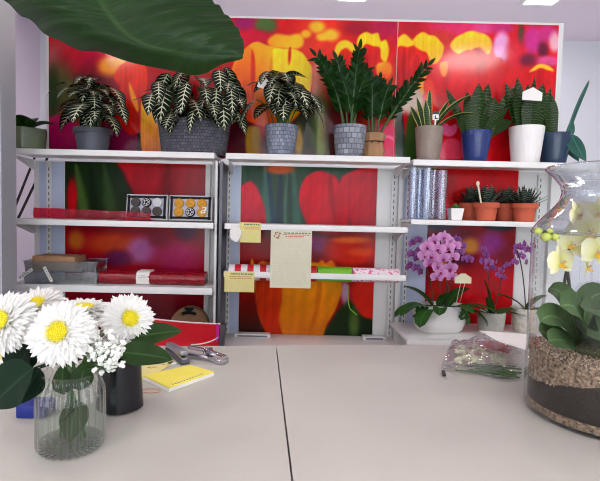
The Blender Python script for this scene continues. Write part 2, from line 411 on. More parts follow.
def thing(name, label, cat, loc=(0, 0, 0), rz=0.0, group=None):
    o = bpy.data.objects.new(name, None); COL.objects.link(o); o.empty_display_size = 0.05
    o.location = loc; o.rotation_euler = (0, 0, rz); o['label'] = label; o['category'] = cat
    if group: o['group'] = group
    return o
def tag(o, label, cat, group=None, kind=None):
    o['label'] = label; o['category'] = cat
    if group: o['group'] = group
    if kind: o['kind'] = kind
    return o
def struct(o): o['kind'] = 'structure'; return o
def dup(root, loc, rz=None, label=None, group=None):
    r = root.copy(); COL.objects.link(r); r.location = loc
    if rz is not None: r.rotation_euler = (0, 0, rz)
    if label: r['label'] = label
    if group: r['group'] = group
    for ch in list(root.children):
        c = ch.copy(); COL.objects.link(c); c.parent = r
        for g in list(ch.children):
            d = g.copy(); COL.objects.link(d); d.parent = c
    return r
def bez(p0, p1, p2, n=8):
    p0, p1, p2 = Vector(p0), Vector(p1), Vector(p2)
    return [p0 * (1 - t) ** 2 + p1 * 2 * t * (1 - t) + p2 * t * t for t in [i / n for i in range(n + 1)]]

# ------------------------------------------------------------------ room
ZC = 2.75
def sbox(name, lo, hi, mat):
    b = MB().box([(a + c) / 2 for a, c in zip(lo, hi)], [c - a for a, c in zip(lo, hi)])
    return struct(b.build(name, mat, smooth=False))
XL, XR, YB_, YF_ = -1.95, 3.2, 3.95, -3.0
sbox('floor', (XL - .1, YF_ - .1, -.1), (XR + .1, YB_ + .1, 0), 'floor')
sbox('ceiling', (XL - .1, YF_ - .1, ZC), (XR + .1, YB_ + .1, ZC + .1), 'ceil')
sbox('wall_back', (XL - .1, YB_, 0), (XR + .1, YB_ + .1, ZC), 'wallg')
sbox('wall_left', (XL - .1, YF_, 0), (XL, YB_, ZC), 'wallp')
sbox('wall_right', (XR, YF_, 0), (XR + .1, YB_, ZC), 'wallg')
w = MB()
for lo, hi in (((XL, YF_ - .1, 0), (XR, YF_, .15)), ((XL, YF_ - .1, 2.5), (XR, YF_, ZC)), ((XL, YF_ - .1, .15), (XL + .15, YF_, 2.5)),
               ((XR - .15, YF_ - .1, .15), (XR, YF_, 2.5)), ((.5, YF_ - .1, .15), (.65, YF_, 2.5))):
    w.box([(a + c) / 2 for a, c in zip(lo, hi)], [c - a for a, c in zip(lo, hi)])
struct(w.build('wall_front', 'wallg', smooth=False))
for k, (xa, xb) in enumerate(((XL + .15, .5), (.65, XR - .15))):
    w = MB()
    for a, b, c, d in ((xa, xa + .05, .15, 2.5), (xb - .05, xb, .15, 2.5), ((xa + xb) / 2 - .025, (xa + xb) / 2 + .025, .15, 2.5), (xa, xb, .15, .2), (xa, xb, 2.45, 2.5)):
        w.box(((a + b) / 2, YF_ - .05, (c + d) / 2), (b - a, .06, d - c))
    struct(w.build('window_%d' % (k + 1), 'darkmetal', smooth=False))
pr = P(16.5, 200, 2.2)
sbox('column', (-1.62, 2.08, 0), (pr.x, 2.2, ZC), 'column')

def ceiling_light(x, y, label, s=0.36, d=0.36, glow='led'):
    t = thing('ceiling_light', label, 'ceiling light', (x, y, ZC - .018), group='square ceiling light panels')
    fr = MB()
    for sx, sy, wx, wy in ((0, 1, s + .04, .02), (0, -1, s + .04, .02), (1, 0, .02, d), (-1, 0, .02, d)):
        fr.box((sx * (s / 2 + .01), sy * (d / 2 + .01), .009), (wx, wy, .018))
    fr.build('frame', 'lampframe', t, smooth=False)
    MB().box((0, 0, .010), (s, d, .012)).build('diffuser', M[glow], t, smooth=False)
    return t
M['led'] = emis('led_panel_glow', (1.0, 0.965, 0.93), 16.0); M['spot'] = emis('downlight_glow', (1.0, 0.955, 0.93), 60.0)
ceiling_light(.455, 3.13, 'small square ceiling light just touching the top edge of the photo', .17, .3, 'spot')
ceiling_light(-.78, 3.13, 'added unseen square ceiling light behind the hanging banana leaf', .19, .3, 'spot')  # unseen downlight added to brighten the left wall
ceiling_light(1.69, 3.13, 'square ceiling light glowing above the right tulip panel', .19, .3, 'spot')
for x, y in ((1.7, 1.0), (-1.66, 1.0), (0.1, -.6), (1.7, -.9), (-1.4, -.9), (0.1, -2.2)):  # row over the counter follows the print's glare; the rest are unseen, added lights
    ceiling_light(x, y, 'unseen square ceiling light panel on the shop ceiling above the counter side of the room', 0.5, 0.5)

# ------------------------------------------------------------------ printed tulip pictures
rng = np.random.default_rng(3)
def fbm(x, y, seed=0):
    o = 0
    r = np.random.default_rng(seed)
    for k in range(5):
        a, b, c, d = r.normal(size=4); f = 0.05 * 1.7 ** k
        o = o + np.sin(x * f * (1 + .3 * a) + y * f * b * .7 + 6 * c) * np.cos(y * f * (1 + .3 * d) - x * f * c * .5 + 6 * a) / 1.4 ** k
    return o * 0.5
class Paint:
    def __init__(s, X, Y, base):
        s.X, s.Y = X, Y; s.c = np.zeros(X.shape + (3,)); s.c[:] = base
    def _apply(s, m, col): s.c = s.c * (1 - m[..., None]) + np.array(col, float) * m[..., None]
    def e(s, cx, cy, rx, ry, col, soft=0.35, ang=0, op=1.0):
        a = math.radians(ang); dx, dy = s.X - cx, s.Y - cy
        u = (dx * math.cos(a) + dy * math.sin(a)) / rx; v = (-dx * math.sin(a) + dy * math.cos(a)) / ry
        d = np.sqrt(u * u + v * v); m = np.clip((1 + soft - d) / (2 * soft), 0, 1); m = m * m * (3 - 2 * m)
        s._apply(m * op, col); return s
    def cup(s, cx, top, bot, w, col, col2=None, soft=0.06, tips=3, lean=0.0, streak=None, rim=None, op=1.0):
        """a tulip head: a cup with pointed petal tips, veined along its length"""
        t = (s.Y - top) / (bot - top)
        xc = cx + lean * (t - 0.5)
        hw = w / 2 * np.sqrt(np.clip(1 - np.clip((t - .45) / .55, 0, 1) ** 2.2, 0, 1)) * (0.86 + .14 * np.clip(t * 3, 0, 1))
        q = (s.X - xc) / np.maximum(hw, .5)
        tip = 0.16 * (1 - np.abs(np.cos(q * math.pi * tips / 2 + (0 if tips % 2 else math.pi / 2)))) + .02
        m = np.clip((1 + soft - np.abs(q)) / (2 * soft), 0, 1) * np.clip((t - tip) / (soft + .02), 0, 1) * np.clip((1.0 - t) / soft, 0, 1)
        c1 = np.array(col, float); c2 = np.array(col2 if col2 is not None else col, float)
        g = np.clip(np.abs(q), 0, 1)[..., None] ** 1.5
        cc = c1 * (1 - g) + c2 * g
        vein = (0.018 * np.sin(q * 22 + 3 * t) + .014 * np.sin(q * 41 + 1) + .05 * (t - .4))[..., None]
        edge = np.exp(-((np.abs(q) - .36 - .1 * t) / .045) ** 2)[..., None] * .15
        cc = cc * (1 + vein - edge)
        if streak is not None:
            f = np.exp(-((q - .12 * np.sin(t * 5)) / .16) ** 2) * np.clip(t * 1.4, 0, 1)
            cc = cc * (1 - f[..., None]) + np.array(streak, float) * f[..., None]
        if rim is not None:
            f = np.clip(1 - (t - tip) / .22, 0, 1)
            cc = cc * (1 - f[..., None]) + np.array(rim, float) * f[..., None]
        s.c = s.c * (1 - (m * op)[..., None]) + cc * (m * op)[..., None]; return s
    def blade(s, x0, y0, x1, y1, w, col, soft=0.3):
        dx, dy = x1 - x0, y1 - y0; L2 = dx * dx + dy * dy
        t = np.clip(((s.X - x0) * dx + (s.Y - y0) * dy) / L2, 0, 1)
        d = np.hypot(s.X - x0 - t * dx, s.Y - y0 - t * dy) / (w * (1 - .85 * t) + .4)
        m = np.clip((1 + soft - d) / (2 * soft), 0, 1); s._apply(m, col); return s
    def scallop(s, cx, cy, rx, ry, col, soft=.18, n=4, op=1.0):
        a = np.arctan2(s.Y - cy, s.X - cx); d = np.hypot((s.X - cx) / rx, (s.Y - cy) / ry) / (1 + .07 * np.cos(a * n * 2 + 1) + .04 * np.cos(a * 3 + cx))
        soft = soft * 1.7; m = np.clip((1 + soft - d) / (2 * soft), 0, 1); m = m * m * (3 - 2 * m); s._apply(m * op, col); return s
    def pg(s, pts, col, soft=1.0, col2=None, g0=None, g1=None, smooth=True, op=1.0, vein=0.0):
        """a petal or leaf outlined by a smooth closed curve; col blends to col2 from point g0 to g1"""
        P_ = np.array(pts, float)
        if smooth:
            out = []; n = len(P_)
            for i in range(n):
                a, b, c, d = P_[i - 1], P_[i], P_[(i + 1) % n], P_[(i + 2) % n]
                for k in range(4):
                    u = k / 4; out.append(.5 * (2 * b + (c - a) * u + (2 * a - 5 * b + 4 * c - d) * u * u + (3 * b - a - 3 * c + d) * u ** 3))
            P_ = np.array(out)
        dist = np.full(s.X.shape, 1e9); ins = np.zeros(s.X.shape, bool); n = len(P_)
        for i in range(n):
            (x0, y0), (x1, y1) = P_[i], P_[(i + 1) % n]
            dx, dy = x1 - x0, y1 - y0; L2 = dx * dx + dy * dy + 1e-9
            t = np.clip(((s.X - x0) * dx + (s.Y - y0) * dy) / L2, 0, 1)
            dist = np.minimum(dist, np.hypot(s.X - x0 - t * dx, s.Y - y0 - t * dy))
            if abs(dy) > 1e-9:
                ins ^= ((y0 > s.Y) != (y1 > s.Y)) & (s.X < (s.Y - y0) * dx / dy + x0)
        sd = np.where(ins, dist, -dist); m = np.clip((sd + soft) / (2 * soft), 0, 1); m = m * m * (3 - 2 * m) * op
        cc = np.zeros(s.X.shape + (3,)); cc[:] = col
        if col2 is not None:
            gx, gy = g1[0] - g0[0], g1[1] - g0[1]
            t = np.clip(((s.X - g0[0]) * gx + (s.Y - g0[1]) * gy) / (gx * gx + gy * gy), 0, 1)[..., None]
            cc = cc * (1 - t) + np.array(col2, float) * t
        if vein:
            xs = P_[:, 0]; q = (s.X - xs.mean()) / max(1, (xs.max() - xs.min()))
            cc = cc * (1 + vein * np.sin(q * 34 + s.Y * .05) * np.cos(q * 13))[..., None]
        s.c = s.c * (1 - m[..., None]) + cc * m[..., None]; return s
def gridmesh(name, xa, xb, za, zb, y, paint, parent=None, step=0.0065, mat='print'):
    nx, nz = max(2, int((xb - xa) / step)), max(2, int((zb - za) / step))
    X, Z = np.meshgrid(np.linspace(xa, xb, nx + 1), np.linspace(za, zb, nz + 1))
    px, py = proj(X, y, Z)
    col = paint(px, py)
    n0 = fbm(px * 1.3, py * 1.1, 5)[..., None]
    n1 = fbm(px * 6.0, py * 5.0, 9)[..., None]
    col = np.clip(col * (1 + .06 * n0 + .035 * n1), 2, 252) / 255.0
    col = np.clip(col ** 1.28 * 1.07, .004, .985)
    lc = np.where(col <= .04045, col / 12.92, ((col + .055) / 1.055) ** 2.4)
    vs = np.stack([X, np.full_like(X, y), Z], -1).reshape(-1, 3)
    idx = np.arange((nx + 1) * (nz + 1)).reshape(nz + 1, nx + 1)
    fs = np.stack([idx[:-1, :-1], idx[:-1, 1:], idx[1:, 1:], idx[1:, :-1]], -1).reshape(-1, 4)
    me = bpy.data.meshes.new(name); me.from_pydata(vs.tolist(), [], fs.tolist())
    at = me.color_attributes.new('ink', 'FLOAT_COLOR', 'POINT')
    at.data.foreach_set('color', np.concatenate([lc.reshape(-1, 3), np.ones((lc.size // 3, 1))], 1).ravel())
    me.materials.append(M[mat])
    o = bpy.data.objects.new(name, me); COL.objects.link(o)
    if parent: o.parent = parent; o.location = -parent.location
    return o
RED, ORG, YEL, MAG, PNK, GRN, DGR = (222, 34, 40), (240, 120, 26), (246, 190, 26), (198, 26, 104), (228, 110, 160), (104, 124, 62), (44, 66, 38)
def mural(px, py):
    p = Paint(px, py, (206, 36, 44))
    # blurred field at the left; its pale pink spot is a painted glare
    p.e(60, 60, 16, 16, (196, 120, 120), .7).e(74, 60, 16, 20, (198, 36, 58), .6).e(94, 60, 14, 14, (204, 22, 74), .6).e(95, 95, 22, 30, (120, 40, 50), .6)
    p.e(62, 92, 13, 28, (104, 102, 52), .6).e(52, 94, 7, 26, (56, 76, 34), .6).e(78, 100, 9, 20, (84, 92, 46), .6)
    p.e(110, 66, 12, 10, (245, 162, 42), .5).e(128, 61, 13, 5, (248, 178, 44), .5)
    p.pg([(46, 121), (52, 117), (59, 115), (70, 118), (76, 127), (79, 152), (46, 154)], (208, 22, 112), 1.8, (150, 14, 84), (60, 114), (66, 152))
    p.pg([(105, 154), (106, 120), (112, 108), (124, 106), (134, 118), (140, 154)], (176, 28, 98), 2.2, (120, 18, 70), (110, 108), (132, 152))
    p.pg([(137, 156), (138, 138), (134, 128), (142, 126), (145, 140), (147, 156)], (46, 34, 34), 1.2)
    p.e(190, 90, 46, 44, (176, 34, 34), .5).e(205, 138, 34, 24, (110, 24, 48), .5)
    p.pg([(114, 78), (119, 67), (128, 61), (137, 63), (146, 67), (147, 88), (143, 102), (144, 119), (140, 131), (133, 135), (124, 130), (117, 119), (113, 108), (118, 97), (120, 86)], (236, 76, 26), 1.0, (196, 30, 26), (126, 64), (132, 134), vein=.05)
    p.pg([(129, 82), (133, 90), (138, 103), (138, 112), (133, 104), (130, 94)], (246, 166, 38), 1.0)
    p.pg([(126, 64), (128, 84), (126, 110), (124, 96), (124, 76)], (200, 36, 26), 1.4, op=.5)
    p.pg([(141, 108), (144, 97), (149, 112), (155, 102), (161, 118), (166, 152), (143, 156)], (254, 206, 36), 1.0, (226, 130, 24), (150, 98), (150, 154), vein=.05)
    # behind and above the big orange tulip
    p.e(245, 22, 11, 9, (176, 40, 116), .5).e(290, 24, 18, 11, (222, 40, 44), .5).e(266, 25, 11, 9, (98, 124, 66), .4).e(252, 37, 20, 7, (214, 32, 72), .5).e(320, 40, 26, 26, (232, 72, 48), .4)
    p.pg([(268, 40), (276, 34), (288, 35), (300, 34), (304, 42), (298, 49), (280, 48), (270, 46)], (248, 180, 44), 2.2, (252, 204, 48), (268, 44), (296, 38))
    p.e(242, 138, 14, 26, (94, 18, 42), .5).e(306, 132, 22, 34, (78, 80, 66), .6)
    for c_ in ((317, 27, 8, 6), (331, 35, 8, 6), (322, 37, 6, 4), (306, 34, 5, 4)): p.e(*c_, (253, 198, 60), .5)
    p.pg([(232, 68), (238, 56), (245, 49), (252, 43), (259, 42), (266, 45), (275, 47), (285, 49), (293, 49), (302, 53), (308, 61), (312, 70), (310, 91), (305, 104), (296, 118), (280, 128), (262, 126), (246, 120), (234, 110), (228, 92)], (252, 190, 40), .9, (238, 100, 26), (276, 48), (240, 116), vein=.03)
    p.pg([(272, 50), (285, 49), (293, 49), (302, 53), (308, 61), (312, 70), (310, 91), (304, 105), (294, 117), (282, 122), (276, 100), (271, 72)], (255, 222, 46), 1.0, (250, 196, 34), (296, 50), (286, 118), vein=.03)
    p.pg([(234, 70), (243, 52), (250, 46), (253, 60), (250, 92), (252, 120), (240, 114), (230, 96)], (244, 146, 36), 1.2, (230, 84, 26), (246, 50), (242, 112), vein=.03)
    p.pg([(252, 49), (255, 60), (255, 84), (253, 104), (251, 84), (251, 60)], (222, 66, 30), .9)
    p.pg([(289, 48), (291, 48), (291, 58), (289, 65), (288, 58)], (214, 64, 36), .8).pg([(272, 52), (273, 72), (277, 100), (274, 90), (270, 70)], (222, 120, 30), 1.0, op=.6)
    p.pg([(246, 130), (252, 126), (259, 128), (261, 142), (259, 156), (247, 156)], (180, 140, 34), 1.6).e(275, 146, 13, 14, (66, 36, 44), .5).e(299, 142, 4, 16, (176, 140, 44), .5)
    p.e(319, 80, 8, 20, (228, 176, 156), .6).e(324, 126, 12, 34, (96, 116, 64), .5).pg([(317, 158), (318, 118), (322, 104), (325, 120), (324, 158)], (146, 156, 94), 1.6).e(338, 128, 9, 34, (58, 60, 48), .6)
    # fringed red and yellow tulips
    p.e(385, 28, 20, 10, (198, 36, 92), .5).e(358, 28, 14, 7, (176, 36, 60), .6).e(362, 76, 38, 32, (226, 54, 44), .4)
    p.pg([(334, 60), (336, 47), (342, 41), (350, 42), (357, 48), (358, 70), (352, 94), (338, 90)], (232, 64, 40), 1.4, (214, 36, 38), (344, 46), (346, 92), vein=.05)
    p.pg([(334, 54), (337, 44), (344, 40), (352, 43), (357, 50), (352, 52), (346, 48), (340, 52), (337, 60)], (254, 208, 52), 1.2)
    p.pg([(357, 48), (364, 42), (374, 44), (378, 58), (374, 76), (364, 84), (357, 70)], (230, 44, 38), 1.3, (206, 30, 36), (366, 44), (366, 84), vein=.05)
    p.pg([(357, 44), (359, 36), (366, 32), (372, 34), (378, 33), (381, 41), (386, 40), (389, 50), (386, 62), (381, 58), (380, 48), (373, 46), (366, 44), (361, 49)], (254, 214, 40), 1.1, vein=.04)
    p.pg([(328, 66), (334, 58), (338, 70), (340, 96), (330, 92)], (244, 128, 90), 2.0, (224, 70, 60), (332, 60), (336, 94)).pg([(357, 60), (359, 74), (357, 92), (355, 74)], (150, 22, 30), 1.2, op=.7).pg([(366, 50), (368, 64), (366, 80), (364, 64)], (180, 22, 32), 1.0, op=.6).pg([(376, 66), (384, 62), (391, 66), (388, 78), (380, 82)], (252, 196, 56), 1.4, (240, 110, 44), (384, 62), (382, 82))
    p.e(387, 70, 5, 8, (246, 150, 44), .5).e(384, 92, 12, 16, (232, 84, 46), .5).e(350, 124, 22, 32, (120, 34, 40), .6).e(374, 118, 14, 18, (190, 70, 44), .6)
    p.pg([(379, 158), (379, 128), (383, 124), (387, 127), (391, 124), (397, 127), (397, 158)], (222, 46, 104), .8).pg([(380, 140), (388, 135), (397, 140), (397, 143), (388, 138), (380, 143)], (240, 120, 160), .8)
    return p.c
def mural2(px, py):
    p = Paint(px, py, (218, 30, 44))
    p.e(462, 28, 40, 8, (226, 64, 122), .5).e(410, 29, 18, 7, (212, 50, 62), .5).e(440, 40, 14, 10, (214, 70, 60), .5)
    p.pg([(390, 60), (394, 44), (404, 40), (414, 44), (424, 52), (427, 66), (420, 84), (404, 92), (392, 84)], (230, 58, 42), 1.4, (212, 32, 38), (408, 42), (408, 90), vein=.05)
    p.pg([(390, 46), (398, 38), (404, 34), (410, 38), (414, 44), (408, 47), (400, 46), (392, 52)], (255, 214, 48), 1.2)
    p.pg([(412, 43), (416, 36), (423, 32), (429, 35), (435, 36), (440, 41), (444, 47), (442, 56), (437, 63), (431, 63), (427, 53), (420, 50)], (255, 216, 40), 1.0, (252, 190, 40), (426, 34), (436, 62), vein=.05)
    p.pg([(412, 95), (420, 82), (429, 71), (440, 64), (447, 62), (446, 71), (436, 81), (428, 90), (418, 98)], (248, 164, 58), 1.4, (252, 206, 70), (416, 94), (446, 66))
    p.pg([(450, 46), (455, 38), (462, 34), (470, 31), (480, 32), (490, 38), (492, 48), (488, 55), (478, 52), (468, 50), (458, 54)], (255, 216, 42), 1.2, (252, 190, 46), (470, 32), (476, 54), vein=.04)
    p.e(484, 28, 10, 5, (224, 90, 150), .5).e(502, 28, 12, 6, (206, 60, 130), .5)
    p.e(502, 47, 9, 15, (232, 172, 212), .3).e(516, 52, 9, 16, (226, 40, 70), .5).e(521, 33, 3, 9, (116, 84, 62), .6).e(533, 40, 9, 15, (212, 66, 152), .4).e(543, 50, 5, 9, (122, 40, 74), .6).e(547, 33, 10, 9, (206, 66, 140), .5).e(555, 42, 6, 10, (238, 186, 196), .5).e(548, 61, 14, 5, (226, 96, 152), .5).e(528, 60, 8, 6, (140, 36, 80), .6)
    p.pg([(431, 69), (438, 63), (446, 58), (460, 54), (470, 51), (477, 48), (486, 54), (495, 57), (503, 60), (505, 80), (503, 110), (500, 160), (432, 160), (426, 110), (424, 84)], (224, 40, 52), 1.0, (212, 28, 40), (462, 54), (462, 120), vein=.02)
    p.pg([(477, 48), (486, 54), (487, 80), (482, 120), (478, 90), (476, 66)], (196, 22, 38), 1.6, op=.6).pg([(446, 58), (449, 80), (452, 120), (446, 100), (443, 74)], (200, 24, 40), 1.6, op=.6).pg([(440, 63), (448, 62), (446, 76), (441, 74)], (246, 180, 60), 1.2, op=.8)
    p.pg([(503, 76), (508, 70), (516, 69), (525, 76), (528, 100), (524, 160), (502, 160)], (222, 36, 46), 1.1, (204, 24, 36), (512, 70), (512, 110))
    p.pg([(522, 84), (527, 73), (534, 68), (541, 66), (548, 68), (556, 73), (562, 78), (562, 160), (520, 160)], (222, 34, 42), 1.0, (206, 24, 36), (540, 68), (540, 120), vein=.03)
    p.pg([(529, 72), (535, 66), (541, 64), (549, 66), (554, 71), (547, 70), (541, 68), (534, 71)], (254, 208, 52), 1.0)
    p.pg([(539, 68), (541, 90), (538, 120), (536, 90)], (184, 18, 34), 1.4, op=.6)
    p.pg([(424, 84), (431, 80), (436, 96), (436, 124), (428, 116)], (238, 92, 60), 2.0, op=.8).e(446, 112, 12, 22, (196, 22, 34), .7, 0, .6).e(500, 128, 10, 26, (188, 20, 34), .7, 0, .6).pg([(404, 48), (406, 62), (404, 84), (401, 64)], (176, 24, 32), 1.2, op=.6).pg([(417, 54), (420, 66), (416, 82), (413, 66)], (180, 26, 32), 1.2, op=.5)
    p.e(410, 100, 15, 14, (214, 192, 176), .4).pg([(396, 158), (396, 118), (399, 104), (403, 118), (405, 158)], (38, 66, 36), 1.0).pg([(405, 158), (406, 128), (411, 112), (416, 124), (417, 158)], (98, 126, 62), 1.4, (60, 92, 44), (410, 112), (410, 156))
    p.pg([(441, 128), (446, 123), (450, 126), (456, 124), (457, 130), (452, 136), (444, 135)], (238, 110, 156), .9).pg([(440, 158), (442, 144), (450, 138), (460, 142), (464, 158)], (230, 84, 112), 1.4).e(426, 142, 7, 20, (120, 60, 50), .6)
    return p.c
def low1(px, py):
    p = Paint(px, py, (156, 16, 40))
    p.pg([(66, 160), (66, 215), (138, 215), (134, 196), (124, 176), (118, 160)], (40, 62, 34), 3).blade(84, 215, 76, 165, 7, (82, 108, 56), .6).blade(112, 215, 104, 165, 7, (62, 88, 48), .6).blade(96, 215, 90, 162, 6, (34, 52, 30), .5).e(72, 198, 5, 20, (186, 26, 38), .4)
    p.pg([(122, 160), (127, 176), (136, 196), (145, 216), (207, 216), (207, 160)], (186, 22, 38), 2.0, (146, 12, 34), (150, 160), (165, 214), vein=.05).pg([(168, 160), (172, 190), (170, 215), (162, 190)], (126, 10, 30), 2.5, op=.6)
    p.e(112, 243, 26, 10, (196, 80, 34), .6).e(142, 250, 15, 13, (176, 110, 160), .5).e(118, 259, 13, 9, (116, 40, 90), .5).e(178, 256, 24, 16, (170, 36, 100), .6).e(186, 232, 11, 8, (100, 26, 80), .6).e(76, 240, 8, 10, (190, 112, 40), .6).e(120, 275, 30, 8, (180, 26, 38), .6).e(160, 240, 10, 8, (140, 30, 60), .6)
    p.e(140, 325, 80, 26, (112, 12, 34), .5)
    return p.c
def low2(px, py):
    p = Paint(px, py, (150, 34, 38))
    p.e(300, 190, 90, 44, (60, 90, 68), .25)
    for x, c, l in ((247, (70, 104, 78), -3), (262, (58, 104, 96), 3), (272, (44, 72, 100), -4), (284, (86, 122, 100), 5), (291, (46, 80, 66), -2), (298, (70, 110, 96), -5), (279, (40, 64, 78), 2), (267, (80, 120, 106), -2)):
        p.blade(x, 236, x + l, 164, 4.5, c, .35)
    p.e(280, 169, 14, 5, (206, 104, 40), .4)
    p.pg([(238, 190), (243, 185), (250, 181), (256, 186), (261, 197), (265, 210), (263, 232), (238, 236)], (226, 28, 70), 1.0, (180, 16, 52), (244, 186), (262, 230), vein=.04)
    p.pg([(340, 182), (350, 172), (364, 168), (378, 168), (378, 232), (356, 232), (348, 212)], (208, 22, 58), 1.0, (166, 14, 46), (350, 172), (376, 226), vein=.04)
    p.pg([(299, 199), (301, 186), (306, 177), (314, 172), (322, 171), (330, 174), (337, 178), (342, 188), (348, 206), (346, 232), (314, 232), (302, 212)], (216, 22, 54), .9, (176, 16, 46), (312, 174), (334, 228), vein=.03)
    p.pg([(330, 174), (334, 190), (336, 226), (330, 205), (328, 186)], (150, 10, 38), 1.6, op=.6)
    p.e(256, 246, 20, 18, (180, 26, 30), .5).e(320, 245, 10, 9, (156, 76, 128), .5).e(300, 240, 14, 8, (166, 84, 136), .5).e(352, 250, 26, 16, (210, 52, 32), .35).e(352, 240, 18, 3, (238, 130, 50), .6).e(360, 252, 12, 4, (232, 96, 44), .6)
    p.pg([(247, 276), (250, 266), (252, 259), (255, 266), (259, 263), (263, 261), (268, 266), (271, 276)], (240, 168, 40), 1.0)
    p.pg([(314, 274), (318, 264), (322, 260), (326, 263), (331, 260), (336, 266), (338, 275)], (234, 126, 40), 1.0)
    p.pg([(236, 276), (256, 276), (256, 300), (262, 325), (268, 340), (236, 340)], (170, 34, 26), 1.5, (60, 34, 24), (244, 290), (246, 336))
    p.e(366, 298, 16, 26, (204, 56, 40), .3).pg([(318, 340), (328, 326), (340, 308), (350, 300), (362, 316), (378, 322), (378, 340)], (50, 72, 40), 1.6, (34, 50, 30), (345, 304), (360, 338)).e(354, 324, 5, 14, (92, 120, 60), .6).e(345, 292, 4, 11, (186, 146, 176), .5)
    p.pg([(256, 268), (280, 262), (310, 262), (335, 268), (342, 285), (337, 306), (327, 324), (317, 342), (276, 342), (264, 328), (257, 306)], (232, 162, 36), .9, (206, 124, 28), (300, 270), (300, 338), vein=.04)
    p.pg([(256, 268), (268, 264), (279, 272), (282, 296), (279, 320), (284, 342), (274, 342), (263, 326), (257, 306)], (216, 84, 28), 1.2, (188, 52, 24), (262, 270), (276, 338), vein=.05)
    p.pg([(318, 266), (322, 290), (316, 320), (308, 338), (314, 310), (317, 288)], (196, 104, 28), 1.2, op=.6)
    return p.c
def low3(px, py):
    p = Paint(px, py, (152, 20, 42))
    p.e(470, 190, 60, 34, (202, 20, 30), .3).pg([(450, 165), (456, 190), (452, 214), (446, 190)], (160, 12, 26), 2.5, op=.6).e(440, 226, 14, 5, (40, 66, 90), .5).e(500, 226, 14, 5, (40, 70, 70), .5)
    p.e(450, 250, 24, 22, (116, 32, 68), .6).e(470, 246, 11, 8, (206, 146, 54), .5).e(440, 262, 7, 10, (212, 146, 48), .5).e(492, 246, 13, 15, (166, 80, 152), .5).e(455, 275, 12, 10, (186, 64, 66), .5).e(505, 262, 12, 14, (140, 24, 56), .6)
    p.e(490, 300, 36, 38, (190, 24, 36), .3).e(440, 300, 14, 30, (176, 46, 34), .4).e(430, 340, 34, 8, (36, 44, 26), .4)
    for x in range(408, 520, 9): p.scallop(x, 340 + (x % 4), 4.5, 3.5, (210, 50, 130), .3, 3)
    return p.c
YB, YF = 2.72, 2.45
ZT = 1.605
def mural_panel(name, pxa, pxb, label, paint, rightedge):
    a, b = P(pxa, 90, YB - .004), P(pxb, 90, YB - .004)
    z1 = P(320, 17.6, YB).z; z0 = ZT + .001
    t = thing(name, label, 'wall print', ((a.x + b.x) / 2, YB, z0))
    w = .014
    MB().box((0, .009, (z1 - z0) / 2), (b.x - a.x, .016, z1 - z0)).build('backing_board', 'white', t, smooth=False)
    xa, xb = a.x + (w if not rightedge else 0), b.x - (w * 2 if rightedge else 0)
    gridmesh('printed_picture', xa, xb, z0 + .002, z1 - .012, YB - .0005, paint, t, .0055, 'printgloss')
    return t
mural_panel('tulip_picture_panel', 46, 395.6, 'wide glossy picture panel of red, orange and yellow tulips above the left shelves', mural, False)
mural_panel('tulip_picture_panel', 396.2, 561, 'narrower tulip picture panel behind the blue, taupe and white pots', mural2, True)

# ------------------------------------------------------------------ shelving
def shelf_part(t, o, xa, xb, ztop, yf=YF, th=.03, bracket=True):
    m = MB()
    m.box(((xa + xb) / 2 - o.x, (yf + YB) / 2 - .002 - o.y, ztop - th * .3 - o.z), (xb - xa, YB - yf - .006, th * .6), bev=.002)
    m.box(((xa + xb) / 2 - o.x, yf + .006 - o.y, ztop - th / 2 - o.z), (xb - xa, .012, th), bev=.003)
    s = m.build('shelf', 'white', t)
    if bracket:
        for x in (xa + .012, xb - .012):
            br = MB()
            pts = [(yf + .03, ztop - th), (YB - .005, ztop - th), (YB - .005, ztop - .09), (YB - .05, ztop - .085)]
            xf = Matrix(((0, 0, 1, x - .002 - o.x), (1, 0, 0, -o.y), (0, 1, 0, -o.z), (0, 0, 0, 1)))
            b = br.prism(pts, 0, .004, 0, xf).build('bracket', 'frame', s, smooth=False)
    return s
def standard(t, o, px, z0, z1, w=.026):
    x = P(px, 250, YB).x
    m = MB().box((x - o.x, YB - .006 - o.y, (z0 + z1) / 2 - o.z), (w, .012, z1 - z0))
    k = z0 + .02
    while k < z1 - .02:
        m.box((x - o.x, YB - .0125 - o.y, k - o.z), (.005, .002, .02), 1); k += .034
    m.build('slotted_standard', ['frame', 'slot'], t, smooth=False)
def upright(t, o, px0, px1, z1=ZT - .035, mat='frame', y0=YB - .03, name='upright'):
    a, b = P(px0, 250, YB).x, P(px1, 250, YB).x
    MB().box(((a + b) / 2 - o.x, (y0 + YB - .001) / 2 - o.y, z1 / 2 - o.z), (b - a, YB - y0 - .002, z1)).build(name, mat, t, smooth=False)
def strip(t, o, px0, px1, mat, z0=.62, z1=ZT - .04, name='side_strip'):
    a, b = P(px0, 250, YB).x, P(px1, 250, YB).x
    MB().box(((a + b) / 2 - o.x, YB - .002 - o.y, (z0 + z1) / 2 - o.z), (b - a, .004, z1 - z0)).build(name, mat, t, smooth=False)
def unit(label, xa, xb):
    o = Vector(((xa + xb) / 2, (YF + YB) / 2, 0))
    t = thing('shelving_unit', label, 'shelving unit', o, group='white shop shelving bays')
    MB().box((0, YB + .01 - o.y, (ZT - .03) / 2), (xb - xa, .02, ZT - .035)).build('back_panel', 'frame', t, smooth=False)
    return t, o
D1 = -.307
ZS2, ZS3, ZR = 1.25, .915, 1.004
X1a, X1b = -1.38, -.331
X2a, X2b = P(224, 250, YF).x, P(407, 250, YF).x
X3a, X3b = P(410, 250, YF).x, 1.60
